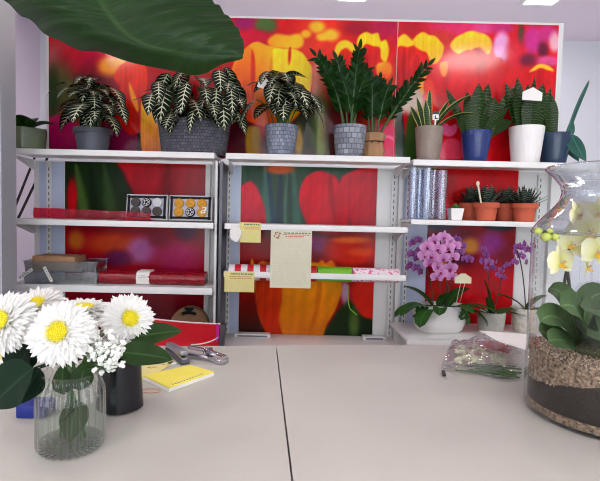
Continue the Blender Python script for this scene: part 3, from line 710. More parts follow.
# bay 1
t1, o1 = unit('white shelving bay with candle boxes and red rolls, left of the paper notes', X1a, D1 - .001)
def lowpic(t, a, b, ya, yb, paint):
    A, B = P(a, 250, YB - .008), P(b, 250, YB - .008)
    za, zb = P((a + b) / 2, yb, YB).z, P((a + b) / 2, ya, YB).z
    MB().box(((A.x + B.x) / 2 - t.location.x, YB - .0035 - t.location.y, (za + zb) / 2), (B.x - A.x, .006, zb - za)).build('picture_backing', 'blackplastic', t, smooth=False)
    q = gridmesh('tulip_picture', A.x, B.x, za, zb, YB - .0068, paint, t, .0075)
lowpic(t1, 65, 205, 163, 352, low1)
strip(t1, o1, 40, 64.5, 'bluestrip'); standard(t1, o1, 50, .62, ZT - .04); upright(t1, o1, 205.3, 210, name='upright')
MB().box((-.323 - o1.x, (YF + .03 + YB) / 2 - o1.y, (ZT - .04) / 2), (.012, YB - YF - .034, ZT - .04)).build('side_panel', 'frame', t1, smooth=False)
shelf_part(t1, o1, X1a, X1b, ZT); shelf_part(t1, o1, X1a, X1b, ZS2); shelf_part(t1, o1, X1a, X1b, ZS3, th=.036); shelf_part(t1, o1, X1a, X1b, .62, yf=2.34, bracket=False)
# bay 2
t2, o2 = unit('white shelving bay with paper notes clipped to its shelf edges, middle of three bays', D1 + .001, .683)
lowpic(t2, 240, 375, 167, 334.5, low2)
strip(t2, o2, 224, 239.5, 'bluestrip'); standard(t2, o2, 228.5, .62, ZT - .04, .02); strip(t2, o2, 375.5, 387, 'frame'); standard(t2, o2, 391.5, .62, ZT - .04); upright(t2, o2, 395.5, 399.5)
MB().box((-.298 - o2.x, (YF + .02 + YB) / 2 - o2.y, (ZT - .04) / 2), (.014, YB - YF - .024, ZT - .04)).build('side_panel', 'darkmetal', t2, smooth=False)
shelf_part(t2, o2, X2a, X2b, ZT); shelf_part(t2, o2, X2a, X2b, ZS2)
ZB2 = .615
shelf_part(t2, o2, X2a - .005, X2b + .005, ZB2, yf=2.34, bracket=False)
rail = MB().box(((X2a + X2b) / 2 - o2.x, YF + .006 - o2.y, ZR - .015), (X2b - X2a, .012, .03), bev=.003).build('roll_rail', 'white', t2)
for x in (X2a + .006, X2b - .006):
    MB().box((x - o2.x, (YF + .012 + YB) / 2 - o2.y, ZR - .015), (.006, YB - YF - .014, .028)).build('rail_arm', 'frame', rail, smooth=False)
YRR = YF + .075
MB().tube([(X2a + .003 - o2.x, YRR - o2.y, ZR - .012), (X2b - .003 - o2.x, YRR - o2.y, ZR - .012)], .008, 10).build('roll_rod', 'greymetal', rail)
for a, b in ((235, 270), (362, 384)):
    A, B = P(a, 340, 2.68), P(b, 340, 2.68)
    MB().box(((A.x + B.x) / 2 - o2.x, 2.665 - o2.y, ZB2 + .009), (B.x - A.x, .05, .018), 0).box(((A.x + B.x) / 2 - o2.x, 2.6395 - o2.y, ZB2 + .007), (B.x - A.x - .03, .002, .008), 1).build('foot_bracket', ['frame', 'slot'], t2, smooth=False)
# bay 3
t3, o3 = unit('white shelving bay with orchids and terracotta pots, behind the big glass jar', .685, X3b + .03)
lowpic(t3, 427, 515, 169, 352, low3)
strip(t3, o3, 402, 426.5, 'bluestrip'); standard(t3, o3, 405.5, .62, ZT - .05, .02); strip(t3, o3, 515.5, 530, 'frame'); standard(t3, o3, 536, .62, ZT - .05); upright(t3, o3, 545, 556)
ZT3, ZS3b, ZD3 = 1.594, 1.291, .704
shelf_part(t3, o3, X3a, X3b, ZT3); shelf_part(t3, o3, X3a, X3b, ZS3b, th=.026); shelf_part(t3, o3, X3a - .03, X3b, ZD3, yf=2.33, th=.028, bracket=False)

# ------------------------------------------------------------------ potted plants
def pot_part(t, name, mat, rt_, rb, h, lip=.006, n=40, flute=0, amp=0, rim=0, ell=1.0, soil=True):
    pr = [(0.001, 0), (rb * .93, 0), (rb, h * .03)]
    for k in range(1, 6): pr.append((rb + (rt_ - rb) * (k / 5) ** .85, h * (0.03 + .94 * k / 5)))
    if rim:
        pr[-1] = (rt_, h - rim); pr += [(rt_ + .007, h - rim), (rt_ + .008, h - .002)]
        ro = rt_ + .008
    else: ro = rt_
    pr += [(ro - lip * .3, h), (ro - lip, h), (ro - lip - .002, h * .8)]
    o = MB().lathe(pr, n, flute=flute, amp=amp, ell=ell).build(name, mat, t)
    if soil: MB().disc(ro - lip - .0015, h * .86, ell=ell).build('soil', 'soil', t, smooth=False)
    return o
def zebra_foliage(t, h, R_, H, n, seed, L=(.14, .2), W=(.08, .115), ell=.8, hang=True, front=()):
    r = random.Random(seed); lf, st = MB(), MB()
    for k in range(n + len(front)):
        if k < n:
            az = r.uniform(0, 2 * math.pi) if r.random() < .45 else r.uniform(-2.7, -.4); f = r.random() ** .7
            rr = R_ * (.12 + .62 * f); z = h + H * (.9 - .6 * f * r.uniform(.7, 1.15)); l = r.uniform(*L); w = r.uniform(*W); el = r.uniform(-.75, .15); dr = r.uniform(.5, 1.0)
        else:
            az, rr, z, l, w, el, dr = front[k - n]; az = R(az); z = h + z; el -= .9; dr *= .45; rr += .03
        top = Vector((rr * math.cos(az), rr * math.sin(az) * ell, z))
        base = Vector((top.x * .25, top.y * .25, h * .85))
        st.tube(bez(base, (top.x * .45, top.y * .45, z), top, 5), .0032, 5)
        lf.leaf(top, (math.cos(az) * math.cos(el), math.sin(az) * math.cos(el), math.sin(el)), l, w, dr, .12, 9, 0, 'ovate', twist=r.uniform(-.25, .25), wave=.03, ph=r.random() * 6)
    st.build('stems', 'stem', t); lf.build('foliage', 'zebra', t)
def sh(px, py, z, Y=2.585):
    p = P(px, py, Y); return Vector((p.x, Y, z + .0006))
# zebra plant in dark grey plastic pot
t = thing('zebra_plant', 'zebra plant with white-veined leaves in a plain dark grey pot', 'potted plant', sh(93, 150, ZT))
pot_part(t, 'pot', 'greypot', .092, .076, .125, rim=.028)
zebra_foliage(t, .125, .135, .32, 34, 11, front=[(-92, .07, .12, .21, .135, .55, 1.75), (-40, .13, .2, .18, .09, .4, 1.6), (-35, .16, .13, .15, .08, .1, 1.2), (-75, .1, .10, .15, .08, .2, 1.5), (-150, .1, .23, .14, .07, .5, 1.6), (-120, .1, .2, .13, .07, .5, 1.6)])
# wicker basket with a row of zebra plants
t = thing('zebra_plant', 'zebra plants crowded in a long grey wicker basket under the hanging leaf', 'potted plant', sh(194, 150, ZT, 2.59))
pr = [(.001, 0), (.165, 0), (.172, .006)] + [(.172 + .022 * k / 6, .006 + .166 * k / 6) for k in range(1, 7)] + [(.19, .177), (.184, .16), (.18, .14)]
MB().lathe(pr, 64, ell=.55).build('basket', 'wicker', t)
MB().tube([(.195 * math.cos(a), .195 * .55 * math.sin(a), .174) for a in [2 * math.pi * i / 48 for i in range(49)]], .006, 8).build('basket_rim', 'wicker', t)
MB().disc(.178, .145, ell=.55).build('soil', 'soil', t, smooth=False)
r = random.Random(4); lf, st = MB(), MB()
fr = [(-.125, .27, .22, .11), (-.02, .30, .19, .09), (.06, .28, .19, .09), (-.1, .14, .13, .1), (.02, .18, .17, .06), (.10, .2, .17, .1), (.16, .22, .2, .1), (-.2, .24, .2, .09), (.2, .28, .17, .08), (-.05, .22, .13, .08), (.13, .28, .15, .08), (-.17, .3, .2, .08)]
for k in range(58):
    if k < len(fr):
        x, z, l, w = fr[k]; y = -.09; dx = r.uniform(-.3, .3); z += .06
    else:
        x = r.uniform(-.22, .22); y = r.uniform(-.09, .08); z = .2 + r.uniform(.02, .29) * (1 - abs(x) * .8); l = r.uniform(.13, .19); w = r.uniform(.075, .105); dx = x * 3 + r.uniform(-.6, .6)
    st.tube(bez((x * .7, y * .3, .14), (x * .8, y * .4, z), (x, y, z), 4), .003, 5)
    dy = -1 if k < len(fr) or r.random() < .7 else 1
    lf.leaf((x, y, z), (dx, dy * .8, r.uniform(-1.2, -.1)), l, w, r.uniform(.4, .9), .12, 9, wave=.03, ph=k)
st.build('stems', 'stem', t); lf.build('foliage', 'zebra', t)
# zebra plant in woven pot
t = thing('zebra_plant', 'zebra plant in a blue-grey woven pot with a white paper tag', 'potted plant', sh(281, 153, ZT))
pot_part(t, 'pot', 'weave', .088, .068, .165)
zebra_foliage(t, .165, .14, .33, 28, 23, front=[(-88, .06, .1, .2, .115, .6, 1.8), (-60, .09, .19, .2, .1, .4, 1.6), (-105, .09, .2, .2, .1, .4, 1.6), (-40, .12, .17, .18, .085, .3, 1.5), (-150, .13, .12, .18, .08, .1, 1.3), (-20, .12, .12, .17, .07, .1, 1.3), (-120, .1, .26, .13, .07, .4, 1.6)])
tg = MB().prism([(-.026, -.024), (.026, -.024), (.026, .016), (0, .034), (-.026, .016)], 0, .0015, 0, Matrix.Translation((-.098, -.12, .352)) @ Matrix.Rotation(R(90), 4, 'X') @ Matrix.Rotation(R(-14), 4, 'Z'))
tg.tube([(-.095, -.119, .33), (-.06, -.055, .14)], .0016, 5, 1).build('price_tag', ['paper', 'blackplastic'], t, smooth=False)
# ZZ plants
def zz_foliage(t, h, stems, seed, n=10, ll=.055, lw=.0225):
    r = random.Random(seed); lf, st = MB(), MB()
    for (bx, by, tx, ty, tz, cv) in stems:
        b = Vector((bx, by, h * .85)); e = Vector((tx * .95, ty, tz * .93)); c = Vector((bx + (tx - bx) * cv, by + (ty - by) * cv, h + (tz - h) * .6))
        pts = bez(b, c, e, 14); st.tube(pts, [.0055 - .0035 * i / 14 for i in range(15)], 6)
        for k in range(n):
            tt = .28 + .72 * k / (n - 1); i = min(13, int(tt * 14)); p = pts[i].lerp(pts[i + 1], tt * 14 - i); d = (pts[i + 1] - pts[i]).normalized()
            sd = d.cross(Vector((0, -1, .15))).normalized()
            ro = r.uniform(-.7, .7); sd = (Matrix.Rotation(ro, 3, d) @ sd)
            sc = .75 + .5 * math.sin(tt * 2.6)
            for q in ((-1, 1) if k < n - 1 else (0,)):
                dd = (sd * q * .9 + d * .9 + Vector((0, r.uniform(-.35, .1), 0))).normalized()
                lf.leaf(p, dd, ll * sc * r.uniform(.85, 1.15), lw * sc, r.uniform(-.2, .5), .35, 5, sideref=dd.cross(Vector((0, -1, .3))), cross=1)
    st.build('stems', 'stem', t); lf.build('foliage', 'zz', t)
t = thing('zz_plant', 'tall glossy ZZ plant in a grey block-patterned pot', 'potted plant', sh(349, 155, ZT))
pot_part(t, 'pot', 'weave2', .088, .07, .17)
zz_foliage(t, .17, [(-.03, -.02, -.2, -.03, .56, .25), (-.02, .02, -.15, .03, .52, .3), (0, -.03, .03, -.06, .59, .4), (.02, 0, .075, .0, .5, .4), (-.01, 0, -.09, -.04, .54, .3), (.01, .03, .02, .05, .5, .3), (-.03, .02, -.13, -.06, .44, .3), (.02, -.02, -.05, -.05, .42, .5), (0, .01, .06, -.05, .43, .5)], 5, 12)
t = thing('zz_plant', 'leaning ZZ plant in a small pot wrapped in brown kraft paper', 'potted plant', sh(373, 156, ZT, 2.62))
pr = [(.001, 0), (.05, 0), (.056, .01), (.06, .05), (.052, .09), (.054, .1), (.063, .13), (.058, .14), (.05, .12)]
MB().lathe(pr, 40, flute=9, amp=.05).build('kraft_wrap', 'kraft', t)
MB().tube([(.056 * math.cos(a), .056 * math.sin(a), .094) for a in [2 * math.pi * i / 24 for i in range(25)]], .003, 6).leaf((0, -.057, .094), (-.8, -.3, -.2), .035, .02, .8, .2, 4).leaf((0, -.057, .094), (.8, -.3, -.2), .035, .02, .8, .2, 4).build('twine_bow', 'twine', t)
MB().disc(.05, .118).build('soil', 'soil', t, smooth=False)
zz_foliage(t, .14, [(.02, -.02, .27, -.07, .52, .55), (.02, .01, .2, .02, .44, .6), (-.01, -.02, -.03, -.05, .44, .5), (.0, .02, .03, .03, .47, .4), (.01, -.02, .06, -.06, .4, .4), (-.02, .0, -.06, .0, .4, .4)], 9, 11, .052, .021)
# sword-leaved plants
def swords(t, h, leaves, mat, name='foliage', cross=2):
    lf = MB()
    for (bx, by, az, tilt, L, W, dr, tw) in leaves:
        d = (math.sin(R(tilt)) * math.cos(R(az)), math.sin(R(tilt)) * math.sin(R(az)), math.cos(R(tilt)))
        sr = Vector((math.cos(R(tw)), math.sin(R(tw)), 0)); dv = Vector(d); sr = sr - dv * sr.dot(dv)
        if math.cos(R(az - tw + 90)) > 0: sr = -sr
        lf.leaf((bx, by, h * .84), d, L, W, dr, .3, 10, 0, 'sword', sideref=sr, cross=cross)
    lf.build(name, mat, t)
t = thing('snake_plant', 'narrow yellow-edged leafy plant in a taupe pot with a black and white plant tag', 'potted plant', sh(428, 160, ZT3))
pot_part(t, 'pot', 'taupe', .074, .056, .185)
swords(t, .185, [(-.02, 0, 180, 14, .2, .032, .2, 0), (0, -.02, 200, 5, .23, .034, .1, 10), (-.01, -.02, 190, 8, .17, .034, .1, -20), (.01, -.02, -10, 26, .27, .034, .9, 40), (.02, -.02, 0, 36, .26, .03, 1.5, 50), (.02, -.01, -10, 18, .19, .03, .4, 20), (0, .02, 90, 10, .2, .03, .2, 0), (-.03, .01, 170, 22, .17, .03, .4, 0)], 'sansedge')
MB().box((.014, -.055, .235), (.032, .002, .042)).box((.014, -.0562, .25), (.033, .001, .014), 1).box((.012, -.0562, .228), (.006, .001, .018), 1).box((.018, -.0562, .221), (.016, .001, .005), 1).box((.014, -.054, .185), (.008, .0015, .07)).build('plant_tag', ['paper', 'blackplastic'], t, smooth=False)
t = thing('snake_plant', 'dark banded snake plant in a glossy royal blue pot', 'potted plant', sh(475, 161, ZT3))
pot_part(t, 'pot', 'navy', .08, .055, .17)
swords(t, .17, [(-.035, -.035, 180, 8, .18, .08, .1, 0), (.0, -.04, 190, 3, .27, .088, 0, 8), (.035, -.03, 0, 12, .21, .085, .1, -5), (.05, -.01, 0, 27, .30, .055, .1, 0), (-.05, 0, 180, 26, .28, .05, .0, 15), (.02, .03, 20, 11, .30, .07, 0, 0), (-.02, .03, 150, 6, .25, .06, 0, 0), (.04, -.03, 330, 30, .17, .08, .3, 20), (-.045, -.02, 200, 38, .14, .05, .6, 0), (.05, -.02, 340, 48, .14, .07, .9, 0)], 'sans')
t = thing('snake_plant', 'banded snake plant in a tall white ribbed pot with a white house-shaped tag', 'potted plant', sh(525, 162, ZT3, 2.57))
pot_part(t, 'pot', 'whitepot', .086, .066, .195, flute=44, amp=.008, n=176)
swords(t, .195, [(-.03, -.02, 180, 10, .24, .08, 0, 0), (.03, -.02, 0, 8, .26, .08, 0, 0), (0, -.04, 270, 4, .2, .1, 0, 5), (-.02, .02, 170, 6, .3, .06, 0, 0), (.02, .03, 30, 7, .31, .055, 0, 20), (-.04, 0, 180, 18, .28, .05, 0, 0), (.05, 0, 0, 16, .25, .05, 0, 0), (0, .0, 90, 2, .26, .07, 0, 0)], 'sans')
tg = MB().prism([(-.05, -.024), (.05, -.024), (.05, .016), (0, .042), (-.05, .016)], 0, .002, 0, Matrix.Translation((-.03, -.098, .335)) @ Matrix.Rotation(R(90), 4, 'X') @ Matrix.Rotation(R(-2), 4, 'Z'))
tg.tube([(-.03, -.094, .315), (-.02, -.07, .165)], .0018, 5, 1).build('price_tag', ['paper', 'blackplastic'], t, smooth=False)
t = thing('snake_plant', 'plant with one tall pointed leaf in a dark teal-blue pot at the shelf end', 'potted plant', sh(553, 162, ZT3, 2.61))
pot_part(t, 'pot', 'navydark', .082, .06, .17)
swords(t, .17, [(-.02, -.01, 180, 6, .2, .07, 0, 0), (-.03, 0, 180, 16, .23, .05, .1, 0), (.0, .02, 90, 6, .25, .06, 0, 0)], 'sans')
lf = MB()
lf.leaf((.06, -.05, .165), (.28, -.28, -.9), .17, .105, .15, .15, 9, 0, 'ovate', sideref=(1, .2, .25)).leaf((.06, .0, .16), (.5, -.1, .75), .12, .085, .9, .15, 9, 0, 'ovate', sideref=(.7, .5, -.5)).leaf((.07, -.01, .15), (.3, -.1, -.9), .14, .1, .2, .15, 9, sideref=(1, .3, .2))
lf.leaf((.035, -.05, .15), (.2, -.05, 1), .3, .05, -.25, .2, 12, 0, 'strap', sideref=(.8, .6, 0)).build('broad_leaves', 'ruby', t)
# planter at the far left end of the top shelf
p = P(31, 148, 2.62)
t = thing('leafy_planter', 'grey-green glazed planter with one folded leaf, at the left end of the shelf', 'potted plant', (p.x - .015, 2.6, ZT + .0006))
pr = [(.001, 0), (.085, 0), (.095, .01), (.1, .115), (.094, .12), (.088, .11)]
MB().lathe(pr, 40, flute=4, amp=.06).build('pot', 'greenglaze', t)
MB().disc(.088, .1).build('soil', 'soil', t, smooth=False)
lf = MB(); lf.leaf((-.02, -.01, .1), (.5, -.4, 1.0), .19, .13, 1.7, .3, 9).leaf((.01, 0, .1), (-.6, -.4, 1), .17, .12, 1.6, .3, 9).leaf((0, .02, .1), (.6, .3, .9), .16, .11, 1.2, .3, 9)
lf.build('foliage', 'orchidleaf', t)
# black branches leaning on the lilac wall
for k, (a, b, lb) in enumerate((((-8, 262), (31, 166), 'upper thin black branch leaning against the lilac wall'), ((2, 250), (46, 160), 'lower thin black branch leaning against the lilac wall'))):
    q0, q1 = P(a[0], a[1], 3.3), P(b[0], b[1], 3.3)
    d = (q1 - q0) / (q1.z - q0.z); foot = q0 - d * q0.z; topp = q1 + d * .25
    foot.z = .005
    o = MB().tube([foot, foot.lerp(topp, .4) + Vector((.01, 0, 0)), topp], [.012, .011, .007], 8).build('branch', 'branch')
    tag(o, lb, 'branch')

# ------------------------------------------------------------------ shelf goods, bay 1
def candle_box(pxc, py, label, w, h, cols, boxmat, tiles, letter=False):
    z = ZS2 + .0042; p = P(pxc, py, 2.53)
    t = thing('candle_box', label, 'gift box', (p.x, 2.53, z), group='open boxes of round candles')
    tilt = Matrix.Rotation(R(8), 4, 'X')
    m = MB(); d = .045
    m.box((0, 0, h / 2), (w, d, h), 0, bev=.002)
    m.build('box', boxmat, t).rotation_euler = (R(-8), 0, 0)
    fr = MB(); e = .016
    for c, dd in (((0, -d / 2 - .004, h - e / 2 - .006), (w - .012, .01, e * .7)), ((0, -d / 2 - .004, e / 2 + .006), (w - .012, .01, e * .7)), ((-w / 2 + e / 2 + .006, -d / 2 - .004, h / 2), (e * .7, .01, h - .012)), ((w / 2 - e / 2 - .006, -d / 2 - .004, h / 2), (e * .7, .01, h - .012))):
        fr.box(c, dd)
    fr.build('rim', 'boxrim', t, smooth=False).rotation_euler = (R(-8), 0, 0)
    MB().box((0, -d / 2 - .0012, h / 2), (w - .03, .002, h - .03)).build('lining', 'boxlining', t, smooth=False).rotation_euler = (R(-8), 0, 0)
    rx = (w - .05) / 3; rz = (h - .04) / 2
    Rm = Matrix.Rotation(R(-8), 3, 'X')
    for i in range(3):
        for j in range(2):
            mt = cols[j][i]; c = Rm @ Vector(((i - 1) * rx * 1.02, -d / 2 - .0025, h / 2 + (.5 - j) * rz))
            kind = {'candle_y': 'yellow', 'candle_k': 'dark brown', 'candle_w': 'white', 'badge': 'black and white'}[mt]
            rr = min(rx, rz) * .53
            xf = Matrix.Rotation(R(90 - 8), 4, 'X')
            mm = MB().lathe([(rr, 0), (rr, .012), (rr * .9, .015), (rr * .3, .0155), (.0005, .0155)], 20, 0, xf)
            if mt == 'badge':
                for a in range(5):
                    mm.ball((rr * .42 * math.cos(a * 1.256), rr * .42 * math.sin(a * 1.256), .016), (rr * .2, rr * .2, .001), 1, 6, 4, xf)
                mm.lathe([(rr * .8, .0158), (rr * .8, .0165), (rr * .7, .0165), (rr * .7, .0158)], 20, 1, xf)
            o = mm.build('candle', ['boxrim' if mt == 'badge' else mt, 'candle_w'])
            o.location = Vector(t.location) + c
            tag(o, '%s round candle, %s of the %s row in the box of %s candles' % (kind, ('first', 'middle', 'last')[i], ('upper', 'lower')[j], tiles), 'candle', 'round candles in the two open boxes')
    if letter:
        cu = bpy.data.curves.new('lettering', 'FONT'); cu.body = 'a'; cu.size = .075; cu.extrude = .0006; cu.shear = .35
        cu.materials.append(M['paper'])
        tmp = bpy.data.objects.new('lettering', cu); COL.objects.link(tmp); bpy.context.view_layer.update(); me = bpy.data.meshes.new_from_object(tmp); bpy.data.objects.remove(tmp); o = bpy.data.objects.new('lettering', me); COL.objects.link(o); o.parent = t
        o.location = Rm @ Vector((w / 2 - .062, -d / 2 - .021, h * .28)); o.rotation_euler = (R(82), 0, 0)
    return t
w1 = 41 / F * 2.53
candle_box(147.5, 218, 'grey box of dark and white round candles, beside the box of yellow ones', w1, .133, (('candle_k', 'badge', 'candle_w'), ('candle_k', 'candle_k', 'candle_k')), 'boxgrey', 'dark')
candle_box(191, 219, 'box of six round candles, mostly yellow, with a white script letter', 43 / F * 2.53, .133, (('candle_y', 'candle_y', 'candle_y'), ('candle_y', 'badge', 'candle_y')), 'boxgrey', 'yellow', True)
# red film sheet on the second shelf
a, b = P(36, 219, 2.50), P(152, 219, 2.50)
m = MB(); nx = 24
vs, fs = [], []
prof = [(0.0, .001), (-.03, .003), (-.036, .02), (-.032, .045), (-.030, .056)]
for i in range(nx + 1):
    for (yy, zz) in prof:
        s_ = 1 - .25 * (i / nx) if zz > .01 else 1
        vs.append((i / nx * (b.x - a.x), yy + .002 * math.sin(i * 1.7), zz * s_ + .0012 * (1 + math.sin(i * .9 + zz * 60))))
for i in range(nx):
    for j in range(4): fs.append((i * 5 + j, (i + 1) * 5 + j, (i + 1) * 5 + j + 1, i * 5 + j + 1))
o = m.add(vs, fs).build('red_film', 'redfilm'); o.location = (a.x, 2.505, ZS2 + .001); tag(o, 'folded sheet of translucent red film on the shelf by the candle boxes', 'wrapping film')
# red cellophane roll pack on the third shelf
a, b = P(103, 285, 2.56), P(206, 285, 2.56); L = b.x - a.x
t = thing('wrapping_roll', 'pack of red cellophane rolls with a white paper band on the lower shelf', 'wrapping film', ((a.x + b.x) / 2, 2.56, ZS3 + .001))
m = MB()
r = random.Random(3)
for yy, zz in ((-.036, .034), (.034, .034)):
    pts = [(-L / 2 + L * k / 14, yy, zz) for k in range(15)]
    m.tube(pts, [.033 * (1 + r.uniform(-.05, .02)) for k in range(15)], 18)
m.build('film_rolls', pm('glossy_red_cellophane', (136, 8, 26), .18, .25, 24, bump=.5, bscale=50), t)
m = MB()
bx = P(146, 283, 2.56).x - t.location.x
ring = [(-.07, .034), (-.06, .062), (-.036, .0705), (.034, .0705), (.06, .062), (.07, .034), (.06, .004), (-.06, .004)]
xf = Matrix(((0, 0, 1, 0), (1, 0, 0, 0), (0, 1, 0, 0), (0, 0, 0, 1)))
m.prism(ring, bx - .034, bx + .034, 0, xf).box((bx, -.0712, .04), (.04, .0012, .004), 1).box((bx, -.0712, .05), (.03, .0012, .004), 1).build('paper_band', ['paper', 'ink_grey'], t, smooth=False)
# clear trays
p = P(66, 290, 2.56)
def tray(x, y, z, rz, label, w=.3, d=.17, h=.05):
    t = thing('clear_tray', label, 'tray', (x, y, z), rz)
    m = MB(); e = .003
    m.box((0, 0, e / 2), (w, d, e)).box((-w / 2, 0, h / 2), (e, d, h), rot=Euler((0, R(-12), 0))).box((w / 2, 0, h / 2), (e, d, h), rot=Euler((0, R(12), 0)))
    m.box((0, -d / 2, h / 2), (w, e, h), rot=Euler((R(10), 0, 0))).box((0, d / 2, h / 2), (w, e, h), rot=Euler((R(-10), 0, 0)))
    m.build('tray_body', 'tray', t, smooth=False)
    rm = MB()
    for c, dd in (((0, -d / 2 - .005, h), (w + .02, .006, .004)), ((0, d / 2 + .005, h), (w + .02, .006, .004)), ((-w / 2 - .005, 0, h), (.006, d + .01, .004)), ((w / 2 + .005, 0, h), (.006, d + .01, .004))): rm.box(c, dd)
    rm.build('rim', 'clear', t, smooth=False)
    return t
tray(p.x, 2.57, ZS3 + .001, R(6), 'smoky clear plastic tray on the lower left shelf, bottom of its stack', .36, .19, .055)
tray(p.x + .005, 2.57, ZS3 + .062, R(3), 'smoky clear plastic tray stacked on another, holding a brown paper pad', .36, .19, .055)
o = MB().box((0, 0, .038), (.22, .15, .075), bev=.003).build('paper_pad', 'kraft'); o.location = (p.x - .035, 2.565, ZS3 + .0665); tag(o, 'light brown paper pad lying in the clear tray', 'paper pad')
m = MB(); r = random.Random(8)
for k in range(7): m.box((.115 + k * .008, 0, .026), (.0035, .14, .05), 0)
o = m.build('dark_bundle', 'blackplastic', smooth=False); o.location = (p.x - .005, 2.572, ZS3 + .0665); tag(o, 'bundle of dark plastic sheets standing in the clear tray', 'plastic sheets')
for k, (dx, ang, lb) in enumerate(((-.16, 35, 'white plastic strip sticking out of the lower left of the clear trays'), (-.045, -62, 'white dotted strip hanging over the front of the clear trays'))):
    m = MB().box((0, 0, 0), (.085, .002, .016), 0)
    for q in range(5): m.box((-.03 + q * .015, -.0014, 0), (.005, .001, .005), 1)
    o = m.build('plastic_strip', ['paper', 'blackplastic'], smooth=False); o.location = (p.x + dx, 2.4525, ZS3 + .052 - .0); o.rotation_euler = (0, R(-ang), 0); tag(o, lb, 'strip')
# kraft tape roll standing on the base deck, red folder in front
zd = .62
c = P(190, 325, 2.60)
rr = 21 / F * 2.6
t = thing('tape_roll', 'large brown paper roll standing on edge behind the red folder', 'tape roll', (c.x, 2.60, zd + .001))
zc = rr
hub = c.z - zd
xf = Matrix.Translation((0, .03, hub + .0)) @ Matrix.Rotation(R(90), 4, 'X')
R0 = P(190, 307.5, 2.57).z - zd - hub
m = MB().lathe([(R0 * .1, 0), (R0, 0), (R0, .06), (R0 * .96, .062), (R0 * .9, .058), (R0 * .84, .062), (R0 * .78, .058), (R0 * .72, .062), (R0 * .6, .058), (R0 * .1, .06), (R0 * .1, 0)], 48, 0, xf)
m.build('paper_roll', pm('dull_brown_paper', (138, 104, 74), .8, .12), t)
MB().box((0, 0, (hub - R0 + .004) / 2), (.16, .07, max(.01, hub - R0 + .004))).build('cradle', 'frame', t, smooth=False)
m = MB()
for k in range(7):
    a = R(65 + k * 8.3)
    m.box((R0 * .73 * math.cos(a), -.034, hub + R0 * .73 * math.sin(a)), (.012, .002, .016), 0, Euler((0, R(90) - a, 0)))
m.box((0, -.034, hub + R0 * .93), (.05, .002, .014), 0).box((0, -.034, hub + R0 * .85), (.03, .002, .008), 0)
m.build('printed_mark', 'boxrim', t, smooth=False)
a, b = P(152, 346, 2.42), P(220, 346, 2.42)
ztop = P(190, 324, 2.42).z
t = thing('document_holder', 'red document holder with a grey edge standing behind the counter', 'folder', ((a.x + b.x) / 2, 2.43, zd + .001))
H = ztop - zd; W = b.x - a.x
vs = []
m = MB(); n = 12
fs = []
for i in range(n + 1):
    u = i / n; x = -W / 2 + u * W; zt = H + .018 * (1 - u) - .004 * math.sin(u * 3.1)
    for (yy, zz) in ((-.02, 0), (-.02 , zt), (.0, zt + .002), (.0, 0)): vs.append((x, yy, zz))
for i in range(n):
    for j in range(4): fs.append((i * 4 + j, (i + 1) * 4 + j, (i + 1) * 4 + (j + 1) % 4, i * 4 + (j + 1) % 4))
fs += [(0, 1, 2, 3), tuple(n * 4 + j for j in (3, 2, 1, 0))]
m.add(vs, fs).build('folder', 'red', t, smooth=False)
MB().tube([(-W / 2 + W * k / 12, -.01, H + .018 * (1 - k / 12) - .004 * math.sin(k / 12 * 3.1) + .003) for k in range(13)], .004, 6).build('top_edge', 'paper', t)
MB().tube(bez((W * .08, -.021, H - .105), (W * .34, -.021, H - .1), (W * .48, -.021, H - .062), 8), .0035, 6).build('white_line', 'paper', t)
MB().box((W / 2 - .012, -.0215, H - .04), (.014, .003, .09), rot=Euler((0, R(3), 0))).build('magenta_tab', 'magenta', t, smooth=False)
MB().box((W / 2 + .012, -.012, H / 2), (.026, .05, H + .01), rot=Euler((0, R(4), 0)), bev=.003).build('metal_end', 'darkmetal', t)

# ------------------------------------------------------------------ bay 2: notes and rolls
def note(px, py0, py1, w, label, name, mat, rz=0, head=False, y=YF - .0015):
    p0, p1 = P(px, py0, y), P(px, py1, y); h = p0.z - p1.z
    t = thing(name, label, 'paper note', (p0.x, y, p1.z), 0)
    m = MB().box((0, 0, h / 2), (w, .0012, h), 4); r = random.Random(int(px))
    def line(x0, x1, z, th, mi, dash=.012):
        x = x0
        while x < x1:
            l = dash * r.uniform(.5, 1.4); m.box((x + l / 2, -.0009, z), (min(l, x1 - x), .0006, th), mi); x += l + dash * .35
    if head:
        line(-w * .18, w * .46, h * .955, .006, 0); line(-w * .2, w * .46, h * .925, .004, 1, .008); line(-w * .14, w * .3, h * .895, .005, 1, .008); line(-w * .46, w * .2, h * .86, .0018, 3)
        for k in range(22): line(-w * .45, w * .45, h * (.82 - k * .036), .0014, 3, .03)
        for k in range(9):
            a = k * .7; m.box((-w * .34 + .017 * math.cos(a) * (.5 + .5 * (k % 2)), -.001, h * .915 + .014 * math.sin(a)), (.008, .0006, .006), 2 if k % 2 else 1, Euler((0, a, 0)))
    else:
        line(-w * .3, w * .46, h * .9, .007, 0, .01); line(-w * .35, w * .4, h * .77, .003, 1, .007); line(-w * .3, w * .42, h * .68, .003, 1, .007)
        for k in range(5): line(-w * .42, w * .42, h * (.55 - k * .1), .0016, 3, .03)
    m.build('sheet', ['ink_green', 'ink_red', 'ink_dark', 'ink_grey', mat], t, smooth=False)
    return t
note(291.5, 230.5, 288, .209, 'large cream sheet with a printed heading hanging from two shelf edges', 'paper_sheet', 'a4', head=True, y=YF - .0022)
note(250.5, 222.5, 242.5, .108, 'small yellow note on the upper shelf edge beside the white tag', 'paper_note', 'yellownote')
note(239.5, 272, 292, .153, 'yellow note on the lower rail, under the striped roll', 'paper_note', 'yellownote')
p = P(235.5, 233, YF - .004)
xf = Matrix.Rotation(R(90), 4, 'X')
